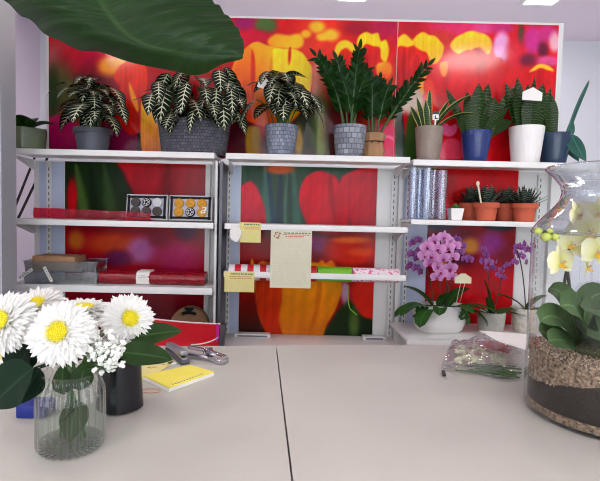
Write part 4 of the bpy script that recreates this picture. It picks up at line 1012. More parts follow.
o = MB().lathe([(.0005, .0), (.02, .0), (.029, .001), (.03, .004), (.03, .012), (.027, .015), (.0005, .014)], 24, 0, xf, flute=5, amp=.05).build('round_tag', 'paper'); o.scale = (1, 1, 1.5); o.location = (p.x, YF - .0005, p.z); tag(o, 'crumpled white tag on the shelf edge left of the yellow note', 'tag')
def roll(pa, pb, rad, mat, name, label):
    a, b = P(pa, 276, YRR).x, P(pb, 276, YRR).x
    xf = Matrix.Translation((0, 0, 0)) @ Matrix.Rotation(R(90), 4, 'Y')
    L = b - a
    o = MB().lathe([(.0085, 0), (rad, 0), (rad, L * .25), (rad, L * .5), (rad, L * .75), (rad, L), (.0085, L)], 28, 0, xf).build(name, mat)
    o.location = (a, YRR, ZR - .012 - .0); tag(o, label, 'wrapping roll', 'wrapping rolls threaded on the rail'); return o
roll(229, 316, .042, 'stripe', 'ribbon_roll', 'red and white striped roll threaded on the rail behind the notes')
roll(317, 351, .040, 'green', 'ribbon_roll', 'bright green roll threaded on the rail right of the large sheet')
roll(352, 398, .038, 'floral', 'ribbon_roll', 'pink and white floral roll at the right end of the rail')
q = [P(348, 285, YRR - .043), P(347, 300, YRR - .054), P(350, 309, YRR - .054), P(357, 315, YRR - .054)]
o = MB().tube(bez(q[0], q[1], q[2], 6) + [q[3]], .0026, 6).build('ribbon_end', 'green'); tag(o, 'thin bright green ribbon end dangling below the green roll', 'ribbon')

# ------------------------------------------------------------------ bay 3: sleeves, succulents, orchids
z = ZS3b + .0006
xs = [412, 419, 426, 433, 440.5]
for k, px in enumerate(xs):
    p = P(px, 217, 2.52 + (k % 2) * .035); h = P(430, 168.5, 2.53).z - z; h *= (1, .97, 1.0, .98, .96)[k]
    t = thing('clear_vase', '%s clear plastic cylinder vase of the row beside the succulents' % ('leftmost', 'second', 'third', 'fourth', 'rightmost')[k], 'vase', (p.x, 2.52 + (k % 2) * .05, z), group='clear cylinders on the upper orchid shelf')
    rr = .023 + .002 * (k % 3)
    MB().lathe([(.001, .001), (rr * .95, .001), (rr, .006), (rr, h), (rr + .002, h + .001), (rr - .0015, h), (rr - .0015, .006), (.001, .006)], 28, flute=10, amp=.03).build('cylinder', 'sleeve', t)
p = P(455, 217, 2.53)
t = thing('succulent', 'tiny bright green succulent in a small white square pot', 'potted plant', (p.x, 2.53, z))
MB().add([(s * .026, q * .026, 0) for s, q in ((-1, -1), (1, -1), (1, 1), (-1, 1))] + [(s * .034, q * .034, .062) for s, q in ((-1, -1), (1, -1), (1, 1), (-1, 1))] + [(s * .029, q * .029, .062) for s, q in ((-1, -1), (1, -1), (1, 1), (-1, 1))] + [(s * .028, q * .028, .05) for s, q in ((-1, -1), (1, -1), (1, 1), (-1, 1))],
         [(3, 2, 1, 0)] + [(i + k * 4, (i + 1) % 4 + k * 4, (i + 1) % 4 + k * 4 + 4, i + k * 4 + 4) for k in range(3) for i in range(4)] + [(12, 13, 14, 15)]).build('pot', 'whitepot', t, smooth=False)
m = MB(); r = random.Random(2)
for k in range(26):
    a = k * 2.4; e = .1 + k / 26 * 1.3; m.leaf((.004 * math.cos(a), .004 * math.sin(a), .054), (math.cos(a) * math.cos(e), math.sin(a) * math.cos(e), math.sin(e)), .034, .014, -.3, .4, 4, cross=1)
m.build('rosette', 'succulent', t)
def haworthia(px, Y, label, seed, tagged=False):
    p = P(px, 217, Y)
    t = thing('haworthia', label, 'potted plant', (p.x, Y, z), group='spiky succulents in terracotta pots')
    pot_part(t, 'pot', 'terracotta', .058, .047, .095, rim=.026)
    m = MB(); r = random.Random(seed)
    for k in range(34):
        a = k * 2.39996; f = k / 34; e = .15 + f * 1.2
        m.leaf((.012 * math.cos(a), .012 * math.sin(a), .083 + .012 * f), (math.cos(a) * math.cos(e), math.sin(a) * math.cos(e), math.sin(e)), r.uniform(.10, .13) * (1 - .2 * f), .038, -.5, .35, 6, 0, 'spike', cross=1)
    m.build('rosette', 'haworthia', t)
    if tagged:
        MB().box((-.058, -.05, .14), (.008, .0015, .1), rot=Euler((0, R(-12), 0))).ball((-.068, -.05, .19), (.009, .002, .013)).build('plant_tag', 'cream', t)
    return t
haworthia(485.5, 2.53, 'dark spiky succulent in a terracotta pot with a small cream tag stick', 3, True)
haworthia(524, 2.53, 'dark spiky succulent in the terracotta pot nearest the glass jar', 6)
haworthia(471, 2.645, 'dark spiky succulent in the terracotta pot behind the tagged one', 8)
haworthia(506, 2.645, 'dark spiky succulent in the terracotta pot between and behind two others', 12)

def orchid_flower_mesh(name, pm_, lm, r=.03, seed=0):
    rr = random.Random(seed); m = MB()
    for a, L, W, sh_ in ((90, 1.0, .62, 'ovate'), (215, .95, .6, 'ovate'), (325, .95, .6, 'ovate'), (12, 1.0, 1.05, 'round'), (168, 1.0, 1.05, 'round')):
        d = Vector((math.cos(R(a)), math.sin(R(a)), .12)); zz = Vector((0, 0, 1)); sd = d.cross(zz).normalized()
        m.leaf((d.x * r * .04, d.y * r * .04, 0 if sh_ == 'ovate' else .002), d, r * L, r * W, .25, -.12, 6, 0, sh_, sideref=sd, wave=.02)
    m.leaf((0, -.001, .003), (0, -.75, .6), r * .5, r * .42, .9, .5, 5, 1, 'round', sideref=(1, 0, 0)).leaf((0, 0, .003), (.5, .1, .7), r * .26, r * .2, -.6, .3, 3, 1, 'round').leaf((0, 0, .003), (-.5, .1, .7), r * .26, r * .2, -.6, .3, 3, 1, 'round').ball((0, r * .03, r * .16), (r * .09, r * .09, r * .12), 2, 6, 5)
    me = m.build(name, [pm_, lm, 'petal_w']); d = me.data; bpy.data.objects.remove(me); return d
FM = {'p': orchid_flower_mesh('flower', 'orchid_p', 'orchid_lip', .031), 'd': orchid_flower_mesh('flower', 'orchid_d', 'orchid_lip', .024), 'y': orchid_flower_mesh('flower', 'orchid_y', 'orchid_ylip', .036)}
def place_flower(t, key, loc, yaw=0, tilt=0, sc=1.0, roll_=0):
    o = bpy.data.objects.new('flower', FM[key]); COL.objects.link(o); o.parent = t
    o.location = loc
    o.rotation_euler = (Matrix.Rotation(R(yaw), 3, 'Z') @ Matrix.Rotation(R(90 + tilt), 3, 'X') @ Matrix.Rotation(R(roll_), 3, 'Z')).to_euler(); o.scale = (sc, sc, sc); return o
zd3 = ZD3 + .0006
def rel(t, px, py, dy): return P(px, py, t.location.y + dy) - Vector(t.location)
# big mauve orchid bowl
c = P(440, 331, 2.50)
t = thing('orchid', 'large mauve orchid in a wide white bowl on the bottom shelf', 'potted plant', (c.x, 2.52, zd3))
S = 2.52 / F
hb = 27 * S
MB().lathe([(.001, 0), (.105, 0), (.12, .01), (.136, .05), (.14, .1), (.14, hb), (.134, hb + .002), (.13, hb - .02)], 56, ell=.62).build('bowl', 'whitepot', t)
MB().disc(.13, hb - .02, ell=.62).build('soil', 'soil', t, smooth=False)
lf = MB()
for (x, y, dx, dy, dz, L, W, dr) in ((-.06, -.04, -.8, -.4, .55, .22, .085, 1.5), (-.07, 0, -.9, -.2, .3, .2, .08, 1.3), (.06, -.03, .9, -.3, .5, .23, .075, 1.2), (.08, -.02, .8, -.4, .2, .19, .07, 1.5), (-.01, -.04, -.3, -.8, .5, .15, .07, 1.3), (.03, -.04, .4, -.8, .6, .17, .07, 1.2), (-.03, .03, -.5, .3, .8, .2, .08, 1.0), (.05, .03, .5, .3, .8, .2, .08, 1.0), (0, 0, .1, -.3, 1, .15, .07, 1.2), (-.06, -.05, -.6, -.7, .2, .17, .08, 1.6)):
    lf.leaf((x, y, hb - .02), (dx, dy, dz), L, W, dr, .2, 9, 0, 'strap')
lf.build('leaves', 'orchidleaf', t)
iv = MB(); r = random.Random(5)
for x0, n in ((-.115, 9), (.12, 9), (.09, 6), (-.09, 6), (.135, 7), (-.13, 6)):
    pp = Vector((x0, -.62 * math.sqrt(max(0, .0205 - x0 * x0)) - .004, hb + .002)); pts = [pp.copy()]
    for k in range(n):
        pp = pp + Vector((r.uniform(-.006, .006), -.0015, -.0095)); pts.append(pp.copy())
        iv.ball(pp + Vector((r.uniform(-.009, .009), -.003, 0)), (.011, .004, .009), 0, 6, 4)
    iv.tube(pts, .0012, 4)
iv.build('trailing_ivy', 'orchidleaf', t)
st = MB()
tips = [(-.01, -.02, 440, 238, .0), (.03, 0, 452, 262, -.04), (-.03, .01, 415, 250, .05), (.04, .02, 463, 250, .05)]
for (bx, by, px, py, dy) in tips:
    e = rel(t, px, py, dy); st.tube(bez((bx, by, hb - .02), (bx * .5 + e.x * .3, by, e.z * .85), e, 10), .003, 6)
st.build('stems', 'darkstem', t)
fl = [(434, 240, -.05), (444, 237, -.05), (427, 247, -.06), (438, 249, -.07), (448, 248, -.06), (455, 246, -.05), (432, 256, -.07), (443, 258, -.08), (453, 257, -.07), (425, 255, -.05), (437, 266, -.07), (441, 272, -.06), (450, 268, -.05), (452, 277, -.05), (429, 263, -.06), (447, 241, -.03), (437, 277, -.05),]
for i, (px, py, dy) in enumerate(fl): place_flower(t, 'p', rel(t, px, py, dy), r.uniform(-25, 25), r.uniform(-15, 10), r.uniform(1.1, 1.3), r.uniform(-15, 15))
fl2 = [(412, 243, .03), (418, 240, .03), (421, 250, .02), (411, 254, .03), (417, 258, .02), (409, 266, .03), (416, 268, .02), (420, 272, .02), (457, 240, .02), (462, 246, .03), (465, 259, .03), (460, 252, .03), (469, 259, .03)]
for i, (px, py, dy) in enumerate(fl2): place_flower(t, 'd', rel(t, px, py, dy), r.uniform(-50, 50), r.uniform(-20, 10), r.uniform(1.1, 1.35), r.uniform(-20, 20))
e = rel(t, 463, 279, -.09)
m = MB().prism([(-.042, -.022), (.042, -.022), (.042, .008), (.022, .02), (.012, .028), (-.012, .028), (-.022, .02), (-.042, .008)], 0, .002, 0, Matrix.Translation(e) @ Matrix.Rotation(R(90), 4, 'X'))
m.tube([e + Vector((-.01, .002, -.02)), Vector((.07, -.03, hb - .02))], .0015, 5).tube([e + Vector((.012, .002, -.02)), Vector((.085, -.03, hb - .02))], .0015, 5).build('name_tag', 'cream', t, smooth=False)
# small violet orchid in concrete pot
c = P(492.5, 328, 2.50)
t = thing('orchid', 'small violet orchid with arching leaves in a pale concrete pot', 'potted plant', (c.x, 2.52, zd3))
hb = 21 * S
pot_part(t, 'pot', 'concrete', .07, .062, hb, lip=.008)
lf = MB()
for (dx, dy, dz, L, W, dr) in ((-.9, -.2, .35, .2, .035, .9), (.9, -.2, .3, .2, .035, .8), (-.8, .2, .6, .17, .035, 1.0), (.8, .2, .5, .18, .035, 1.1), (-.4, -.5, 1.2, .14, .04, .4), (-.2, 0, 1.3, .2, .03, .2)):
    lf.leaf((0, 0, hb - .02), (dx, dy, dz), L, W, dr, .3, 9, 0, 'strap')
lf.build('leaves', 'orchidleaf', t)
st = MB()
for (px, py, qx) in ((484, 248, 492), (504, 262, 500)):
    e = rel(t, px, py, -.02); b = rel(t, qx, 300, -.01); st.tube(bez((0, 0, hb - .02), (b.x, 0, e.z * .5), e, 10), .0028, 6)
e1, e2 = rel(t, 491, 279, -.05), rel(t, 497, 292, -.05); st.tube([e1, e2], .0015, 5)
st.build('stems', 'darkstem', t)
for (px, py, s_) in ((484, 249, .6), (486, 255, .7), (483, 261, .75), (489, 262, .8), (486, 268, .8), (493, 268, .7), (496, 262, .7), (501, 270, .7), (507, 265, .75), (503, 277, .6), (498, 275, .6)):
    place_flower(t, 'd', rel(t, px, py, -.03 + r.uniform(-.02, .02)), r.uniform(-60, 60), r.uniform(-30, 20), s_ * 1.3, r.uniform(-30, 30))
# third orchid, partly behind the jar
c = P(525, 330, 2.50)
t = thing('orchid', 'violet orchid in a speckled white pot, partly behind the glass jar', 'potted plant', (c.x + .02, 2.54, zd3))
hb = 25 * S
pot_part(t, 'pot', pm('speckled_white_glaze', (214, 210, 196), .5, .25, 50), .075, .055, hb)
lf = MB()
for (dx, dy, dz, L, W, dr) in ((-.9, -.3, .3, .2, .045, .9), (.9, -.2, .3, .2, .045, .9), (-.6, .2, .8, .18, .045, 1.0), (.6, .2, .8, .18, .045, 1.0)):
    lf.leaf((0, 0, hb - .02), (dx, dy, dz), L, W, dr, .3, 9, 0, 'strap')
lf.build('leaves', 'orchidleaf', t)
st = MB()
e = rel(t, 517, 250, -.02); b = rel(t, 522, 262, 0); st.tube(bez((0, 0, hb - .02), (b.x + .01, 0, e.z * .8), e, 10), .003, 6); st.build('stems', 'darkstem', t)
for (px, py, s_) in ((515, 252, .85), (519, 247, .95), (524, 244, .9), (521, 256, .9), (528, 250, .9), (515, 262, .8), (533, 246, .9), (526, 262, .8)):
    place_flower(t, 'd', rel(t, px, py, -.03 + r.uniform(-.02, .02)), r.uniform(-50, 50), r.uniform(-30, 20), s_ * 1.25, r.uniform(-30, 30))

# ------------------------------------------------------------------ counter
ZW = .90
A, B = T(228, 345.9, ZW), T(440, 344.9, ZW)
ed = (B - A).normalized()
S0, S1 = T(276, 347, ZW), T(292, 481, ZW)
sdv = (S1 - S0).normalized()
def onedge(x): return A + ed * ((x - A.x) / ed.x)
far_l, far_r = onedge(-1.0), onedge(1.75)
near = .62
def along(p): return p + sdv * ((p.y - .42) / -sdv.y)
g = .0016
sl = onedge(S0.x)
t = thing('shop_counter', 'pale stone-topped shop counter with one seam across it', 'counter', (0, 1.0, 0))
def slab(p, q, name):
    pts = [p, q, along(q), along(p)]
    m = MB().prism([(v.x, v.y - 1.0) for v in reversed(pts)], ZW - .03, ZW)
    return m.build('worktop_slab', 'top', t, smooth=False)
slab(far_l, sl - ed * g, 0); slab(sl + ed * g, far_r, 1)
MB().box((.35, -.08, (ZW - .031) / 2), (2.5, .72, ZW - .031)).build('counter_body', 'wood', t, smooth=False)
TZ = ZW + .0006

# ------------------------------------------------------------------ terrarium jar
jx, jy, jr = .690, .974, .157
t = thing('glass_terrarium', 'very large clear glass jar with layered gravel and soil on the counter', 'terrarium', (jx, jy, TZ))
zs = .374
MB().lathe([(.002, .001), (jr * .96, .001), (jr, .012), (jr, .1), (jr, .2), (jr, .3), (jr, zs)], 96).lathe([(jr - .005, .014), (jr * .95, .007), (.002, .007)], 96).build('jar_body', 'jarglass', t, ang=60)
pr = [(jr, zs), (jr - .002, zs + .01), (jr - .012, zs + .024), (jr - .028, zs + .042), (jr - .042, zs + .058), (jr - .05, zs + .072), (jr - .053, zs + .085), (jr - .049, zs + .1), (jr - .037, zs + .116), (jr - .025, zs + .127), (jr - .019, zs + .134), (jr - .022, zs + .138), (jr - .028, zs + .136)]
MB().lathe(pr, 96, flute=7, amp=.004).build('jar_neck', 'neckglass', t, ang=80)
MB().tube([((jr - .001) * math.cos(a), (jr - .001) * math.sin(a), zs + .002) for a in [2 * math.pi * i / 64 for i in range(65)]], .0035, 8).build('shoulder_ring', 'neckglass', t)
ri = jr - .007
def top_z(x, y): return .131 + .016 * math.exp(-((x + .01) ** 2 + (y - .01) ** 2) / .006) + .003 * math.sin(x * 40) * math.cos(y * 33)
def soil_z(x, y): return .096 + .026 * x / ri - .02 * y / ri
def layer(name, mat, z0, z1, wav=0.0):
    m = MB(); n = 80
    pr_ = []
    vs, fs = [], []
    for zz in (z0, (z0 + z1) / 2, z1):
        for i in range(n):
            a = 2 * math.pi * i / n; w_ = wav * math.sin(a * 5 + 1) + wav * .6 * math.sin(a * 11)
            vs.append((ri * math.cos(a), ri * math.sin(a), (soil_z(ri * math.cos(a), ri * math.sin(a)) + w_ if zz == z1 and zz > .05 else zz)))
    for k in range(2):
        for i in range(n): fs.append((k * n + i, k * n + (i + 1) % n, (k + 1) * n + (i + 1) % n, (k + 1) * n + i))
    fs += [tuple(range(n - 1, -1, -1)), tuple(range(2 * n, 3 * n))]
    return m.add(vs, fs).build(name, mat, t)
layer('base_gravel_bed', 'gravelbed', .0085, .024); layer('soil_layer', 'soil_layer', .0245, .094, .004)
# gravel top surface
m = MB(); n, k_ = 64, 12; vs, fs = [], []
for k in range(k_ + 1):
    rr = ri * k / k_
    for i in range(n):
        a = 2 * math.pi * i / n; x, y = rr * math.cos(a), rr * math.sin(a); vs.append((x, y, top_z(x, y)))
for i in range(n): vs.append((ri * math.cos(2 * math.pi * i / n), ri * math.sin(2 * math.pi * i / n), soil_z(ri * math.cos(2 * math.pi * i / n), ri * math.sin(2 * math.pi * i / n)) + .001))
for k in range(k_ + 1):
    for i in range(n): fs.append((k * n + i, (k + 1) * n + i, (k + 1) * n + (i + 1) % n, k * n + (i + 1) % n))
m.add(vs, fs).build('gravel_bed', 'gravelbed', t)
r = random.Random(21); m = MB()
def peb(x, y, z, s_):
    rt2 = Euler((r.uniform(0, 3), r.uniform(0, 3), r.uniform(0, 3))).to_matrix().to_4x4()
    m.ball((0, 0, 0), (s_, s_ * .8, s_ * .6), 0, 6, 4, Matrix.Translation((x, y, z)) @ rt2)
for k in range(2600):
    a = r.uniform(0, 2 * math.pi); rr = (ri - .006) * math.sqrt(r.random()); x, y = rr * math.cos(a), rr * math.sin(a)
    peb(x, y, top_z(x, y) + .001, r.uniform(.0025, .0048))
for k in range(1500):
    a = r.uniform(math.pi * .8, math.pi * 2.05); zl = soil_z(ri * math.cos(a), ri * math.sin(a)); peb((ri - .003) * math.cos(a), (ri - .003) * math.sin(a), zl - .002 + r.random() * (.134 - zl), r.uniform(.0025, .0045))
for k in range(500):
    a = r.uniform(math.pi * .8, math.pi * 2.05); peb((ri - .003) * math.cos(a), (ri - .003) * math.sin(a), .011 + r.random() ** 1.5 * .02, r.uniform(.002, .0036))
m.build('gravel', 'gravel', t)['kind'] = 'stuff'
m = MB(); 
for (x, y, a, b, h) in ((-.01, -.02, .085, .06, .022), (.055, .0, .075, .06, .024), (-.03, .035, .06, .05, .018)):
    m.ball((x, y, top_z(x, y)), (a, b, h), 0, 24, 12)
m.build('moss', 'moss', t)
# orchid planted in the jar
t = thing('orchid', 'cream-yellow orchid growing inside the big glass jar', 'potted plant', (jx + .005, jy, TZ + .14))
def J(px, py, dy=0.0): return P(px, py, jy + dy) - Vector(t.location)
lf = MB()
def jl(b, mid, tip, W, wav=.02):
    """a strap leaf from base through a point to the tip"""
    pts = bez(b, mid * 2 - (b + tip) / 2, tip, 12); vs, uvl, fs = [], [], []
    for k, p_ in enumerate(pts):
        tt = k / 12; d = (pts[min(12, k + 1)] - pts[max(0, k - 1)]).normalized()
        toc = (Vector((0, -1, .8))).normalized(); sd = d.cross(toc).normalized(); nn = sd.cross(d)
        w_ = W * min(1, .35 + tt * 2) * math.sqrt(max(0, 1 - max(0, (tt - .45) / .55) ** 2.4))
        for j in range(5):
            q_ = (j - 2) / 2; vs.append(p_ + sd * q_ * w_ / 2 + nn * abs(q_) * w_ * .12); uvl.append((.5 + q_ / 2, tt))
    for k in range(12):
        for j in range(4): fs.append((k * 5 + j, k * 5 + j + 1, k * 5 + j + 6, k * 5 + j + 5))
    lf.add(vs, fs, 0, uvl)
b0 = J(578, 342, 0)
jl(b0, J(558, 318, -.05), J(540, 322, -.06), .055); jl(b0, J(552, 335, -.05), J(539, 331, -.07), .05); jl(b0, J(566, 300, -.02), J(548, 289, 0), .05); jl(b0, J(578, 312, -.07), J(560, 306, -.09), .07)
jl(J(585, 340), J(596, 312, -.06), J(612, 318, -.09), .07); jl(J(585, 342), J(600, 330, -.07), J(630, 345, -.09), .07); jl(J(582, 338), J(590, 300, .03), J(610, 296, .05), .06); jl(J(574, 344), J(560, 340, -.08), J(548, 341, -.1), .045)
jl(J(590, 340), J(625, 310, .0), J(650, 330, 0), .06)
lf.build('leaves', 'terleaf', t)
st = MB()
s1 = [J(574, 342), J(563, 300, .0), J(569, 255, -.01), J(562, 243, -.02), J(552, 236, -.03), J(540, 231, -.03)]
s2 = [J(578, 342), J(570, 290, .02), J(566, 250, .02), J(575, 225, 0), J(590, 212, -.02), J(605, 210, -.03)]
def smooth_path(p, n=5):
    out = []
    for i in range(len(p) - 1):
        p0, p1, p2, p3 = p[max(0, i - 1)], p[i], p[i + 1], p[min(len(p) - 1, i + 2)]
        for k in range(n):
            u = k / n; out.append(.5 * ((2 * p1) + (p2 - p0) * u + (2 * p0 - 5 * p1 + 4 * p2 - p3) * u * u + (3 * p1 - p0 - 3 * p2 + p3) * u ** 3))
    return out + [p[-1]]
st.tube(smooth_path(s1), .0032, 8); st.tube(smooth_path(s2), .0032, 8); st.build('flower_stems', 'darkstem', t)
for (px, py, dy, yaw, tilt, s_, ro) in ((560, 262, -.05, 20, -5, 1.0, 5), (572, 244, -.05, -10, 5, .85, -20), (590, 232, -.06, -20, -8, 1.15, 10), (597, 252, -.07, 10, 0, 1.1, -12), (578, 216, -.04, 30, -10, .95, 25), (600, 214, -.05, -30, -5, 1.0, 0), (586, 266, -.03, 50, 0, .85, 10), (612, 236, -.04, 0, 0, 1.1, 0), (620, 262, -.02, 0, 0, 1.0, 30)):
    place_flower(t, 'y', J(px, py, dy), yaw, tilt, s_, ro)
for (px, py, s_) in ((538, 231, .008), (546, 237, .010), (556, 237, .010), (550, 231, .006), (575, 227, .009), (579, 234, .008), (571, 241, .007)):
    MB().ball(J(px, py, -.04), (s_, s_, s_ * .85), 0, 12, 8).build('bud', 'bud', t)

# ------------------------------------------------------------------ flower vase
vb = T(71, 446, ZW)
t = thing('glass_vase', 'fluted clear glass vase of white chrysanthemums on the counter', 'vase', (vb.x, vb.y, TZ))
SV = vb.y / F
rv = 32.8 * SV; hv = 78 * SV
MB().lathe([(.001, .001), (rv * .92, .001), (rv, .008), (rv, hv * .3), (rv, hv * .55), (rv * .99, hv * .74), (rv * .9, hv * .86), (rv * .8, hv * .92), (rv * .8, hv * .96), (rv * .84, hv), (rv * .8, hv)], 312, flute=26, amp=.035).lathe([(rv * .94, .012), (.001, .01)], 64).build('vase_glass', 'vaseglass', t, ang=70)
MB().lathe([(.001, .0111), (rv * .93, .0115), (rv * .937, hv * .3), (rv * .93, hv * .6), (.001, hv * .6)], 64).build('water', 'water', t)
def bloom_mesh(seed, r0):
    rr = random.Random(seed); m = MB()
    for (n_, rad, el, L, W) in ((44, .012, -24, .045, .0095), (44, .012, -12, .0465, .0095), (42, .012, 0, .0455, .009), (40, .012, 11, .042, .0085), (36, .012, 22, .037, .008), (30, .012, 34, .030, .0072), (28, .0125, 46, .021, .006), (22, .012, 60, .013, .0045)):
        for k in range(n_):
            a = 2 * math.pi * (k + rr.random() * .6) / n_; e = R(el + rr.uniform(-7, 7))
            d = Vector((math.cos(a) * math.cos(e), math.sin(a) * math.cos(e), math.sin(e)))
            m.leaf((math.cos(a) * rad, math.sin(a) * rad, .004 + max(0, el) * .00008), d, L * rr.uniform(.88, 1.08), W * rr.uniform(.85, 1.1), rr.uniform(.1, .5) if el > 0 else rr.uniform(-.1, .4), .45, 5, 1 if el > 50 else 0, 'petal', cross=1)
    o = m.build('petals', ['petal_w', 'petal_y']); d = o.data; bpy.data.objects.remove(o)
    m = MB().ball((0, 0, .009), (.0155, .0155, .011), 0, 20, 10)
    for k in range(90):
        a = k * 2.4; q = .0153 * math.sqrt(k / 90); m.ball((q * math.cos(a), q * math.sin(a), .0195 - q * q * 22), (.0016, .0016, .003), 0, 5, 4)
    o = m.build('flower_center', 'disc_y'); e = o.data; bpy.data.objects.remove(o)
    return d, e
blooms = [bloom_mesh(s_, 0) for s_ in (1, 2, 3)]
def mum(px, py, Y, ax, sc, label, k, foot, leaves=(), lmat='mumleaf'):
    c = P(px, py, Y); base = Vector((vb.x + foot[0] * rv * .6, vb.y + foot[1] * rv * .6, TZ + .014))
    t = thing('chrysanthemum', label, 'flower', base, group='white chrysanthemums in the glass vase')
    ax = Vector(ax).normalized(); q = ax.to_track_quat('Z', 'Y')
    for nm, d in zip(('petals', 'flower_center'), blooms[k]):
        o = bpy.data.objects.new(nm, d); COL.objects.link(o); o.parent = t; o.location = c - base; o.rotation_euler = q.to_euler(); o.scale = (sc, sc, sc)
    nk = Vector((vb.x + foot[0] * -.2 * rv, vb.y + foot[1] * -.2 * rv, TZ + hv)) - base
    e = c - base - ax * .004
    pts = bez((0, 0, 0), nk * .5, nk, 4) + bez(nk, nk + Vector((0, 0, .03)), e, 6)[1:]
    MB().tube(pts, .0028, 7).build('stem', 'stem', t)
    for (lp, ld, L, W, dr, tw) in leaves:
        lf = MB(); b = P(*lp) - base; tip = P(*ld) - base; dv = tip - b
        start = nk + Vector((0, 0, .01))
        lf.tube(bez(start, (start + b) / 2 + Vector((0, 0, .01)), b, 4), .0016, 5)
        lf.leaf(b, dv + Vector((0, 0, dr * dv.length * .45)), dv.length * 1.08, W, dr, .25, 12, 0, 'ovate', wave=.06, ph=tw, twist=tw * .2, sideref=Vector(dv).cross(Vector((0, -.75, .66))))
        lf.build('leaf', lmat, t)
    return t
mum(61, 333, .735, (-.02, -.9, .38), .93, 'white chrysanthemum facing the camera, front and centre of the bouquet', 0, (.2, -.5), [((34, 368, .74), (-8, 408, .74), .1, .085, .3, .4), ((26, 336, .82), (20, 376, .80), .1, .07, .2, .1), ((28, 350, .80), (14, 378, .80), .1, .06, .3, .2)], 'darkleaf')
mum(6, 323, .78, (-.3, -.8, .45), .98, 'white chrysanthemum cut off by the left edge of the photo', 1, (-.6, -.1), [((40, 368, .78), (22, 402, .76), .1, .06, .4, .5)], 'darkleaf')
mum(37, 309, .90, (-.1, -.5, 1), 1.0, 'white chrysanthemum tilted upward at the back left of the bouquet', 2, (-.3, .6))
mum(84, 314, .93, (.05, -.12, 1), 1.0, 'white chrysanthemum seen nearly side-on at the back of the bouquet', 0, (.1, .7))
mum(128, 320, .86, (.55, -.75, .42), .88, 'white chrysanthemum at the right end of the bouquet, turned to the right', 1, (.7, .1), [((128, 338, .84), (180, 334, .88), .1, .05, .25, .2), ((118, 352, .80), (170, 366, .83), .1, .05, .45, .6)])
# stem leaf in the water belongs to a cut sprig
base = Vector((vb.x + rv * .45, vb.y - rv * .3, TZ + .014))
t = thing('gypsophila_spray', 'spray of tiny white gypsophila blossoms under the right chrysanthemum', 'flower', base)
r = random.Random(14); st, bl = MB(), MB()
nk = Vector((vb.x + rv * .3, vb.y - rv * .2, TZ + hv)) - base
st.tube([(0, 0, 0), nk * .5, nk], .0018, 6)
spots = []
for k in range(130):
    px = r.gauss(105, 9); py = r.gauss(353, 10)
    if px < 88 or px > 124 or py < 332 or py > 373: continue
    q = P(px, py, .76 + r.uniform(-.03, .05)) - base; spots.append(q)
    st.tube(bez(nk, (nk + q) / 2 + Vector((0, 0, .008)), q, 4), .0006, 4)
    for j in range(5):
        bl.ball(q + Vector((r.uniform(-.003, .003), r.uniform(-.003, .003), r.uniform(-.003, .003))), r.uniform(.0022, .0036), 0, 6, 5)
st.build('stems', 'stem', t); bl.build('blossoms', 'gyp', t)['kind'] = 'stuff'
lf = MB(); lf.leaf((-.004, -.008, .075), (-.15, -.1, -1), .07, .05, .2, .2, 8, wave=.08, sideref=(1, .1, 0)).leaf((-.004, -.01, .06), (-.8, -.1, -.5), .03, .03, .3, .2, 8, wave=.08).leaf((0, -.006, .09), (.1, .1, .9), .05, .04, .3, .2, 8, wave=.08, sideref=(1, .2, 0)).leaf((-.03, .0, .08), (-.1, .1, .9), .05, .035, .3, .2, 8, wave=.08, sideref=(1, .2, 0)); lf.build('leaf', 'mumleaf', t)  # upper leaves added to stand for dark green reflections in the glass

# ------------------------------------------------------------------ small things on the counter
p = T(120, 407, ZW)
t = thing('black_pot', 'tapered black pot on the counter behind the flower vase', 'pot', (p.x, p.y, TZ))
hp = 50 / F * p.y
MB().lathe([(.001, 0), (.042, 0), (.046, .003), (.045, .02), (.041, hp * .9), (.041, hp), (.038, hp), (.038, .01), (.001, .008)], 48, flute=4, amp=.02).build('pot', 'black_gloss', t)
p = T(30, 419, ZW)
o = MB().box((0, .025, .012), (.055, .05, .024), bev=.003).build('blue_box', 'blueplastic'); o.location = (p.x, p.y, TZ); tag(o, 'small flat dark blue box beside the glass vase', 'box')
p = T(2, 368, ZW)
t = thing('paper_stack', 'stack of cream and white paper at the left end of the counter', 'paper stack', (p.x - .04, p.y + .03, TZ), R(12))
for k, (mt, h) in enumerate((('paper', .006), ('kraft', .003), ('paper', .007), ('cream', .004), ('paper', .006), ('yellownote', .005))):
    z0 = sum((.006, .003, .007, .004, .006, .005)[:k]); MB().box((.003 * (k % 2), 0, z0 + h / 2), (.16, .12, h)).build('sheets', mt, t, smooth=False)
cs = [T(*c, ZW) for c in ((143, 380), (190, 369), (214, 376), (169, 392.5))]
cen = sum(cs, Vector()) / 4
t = thing('note_pad', 'bright yellow pad of notes lying in front of the metal tools', 'note pad', (cen.x, cen.y, TZ))
loc = [(c - cen) for c in cs]
MB().prism([(c.x, c.y) for c in loc], 0, .008).build('pad_base', 'paper', t, smooth=False)
m = MB().prism([(c.x, c.y) for c in loc], .0081, .0105, 2); e0, e1 = loc[3], loc[2]; inn = (loc[0] - loc[3]).normalized(); dd = (e1 - e0).normalized(); ang = math.atan2(dd.y, dd.x); r = random.Random(1)
for row, mi in ((.008, 0), (.014, 1)):
    x = .015
    while x < (e1 - e0).length - .03:
        l = r.uniform(.003, .008); q = e0 + dd * (x + l / 2) + inn * row; m.box((q.x, q.y, .0107), (l, .0025, .0004), mi, Euler((0, 0, ang))); x += l + .003
m.build('top_sheets', ['ink_green', 'ink_grey', 'yellow'], t, smooth=False)
cs = [T(*c, ZW) for c in ((137, 362), (168, 357), (174, 363), (151, 379), (137, 381))]
cen = sum(cs, Vector()) / 5
t = thing('note_sheets', 'loose pale yellow sheets half under the dark leaves', 'paper', (cen.x, cen.y, TZ))
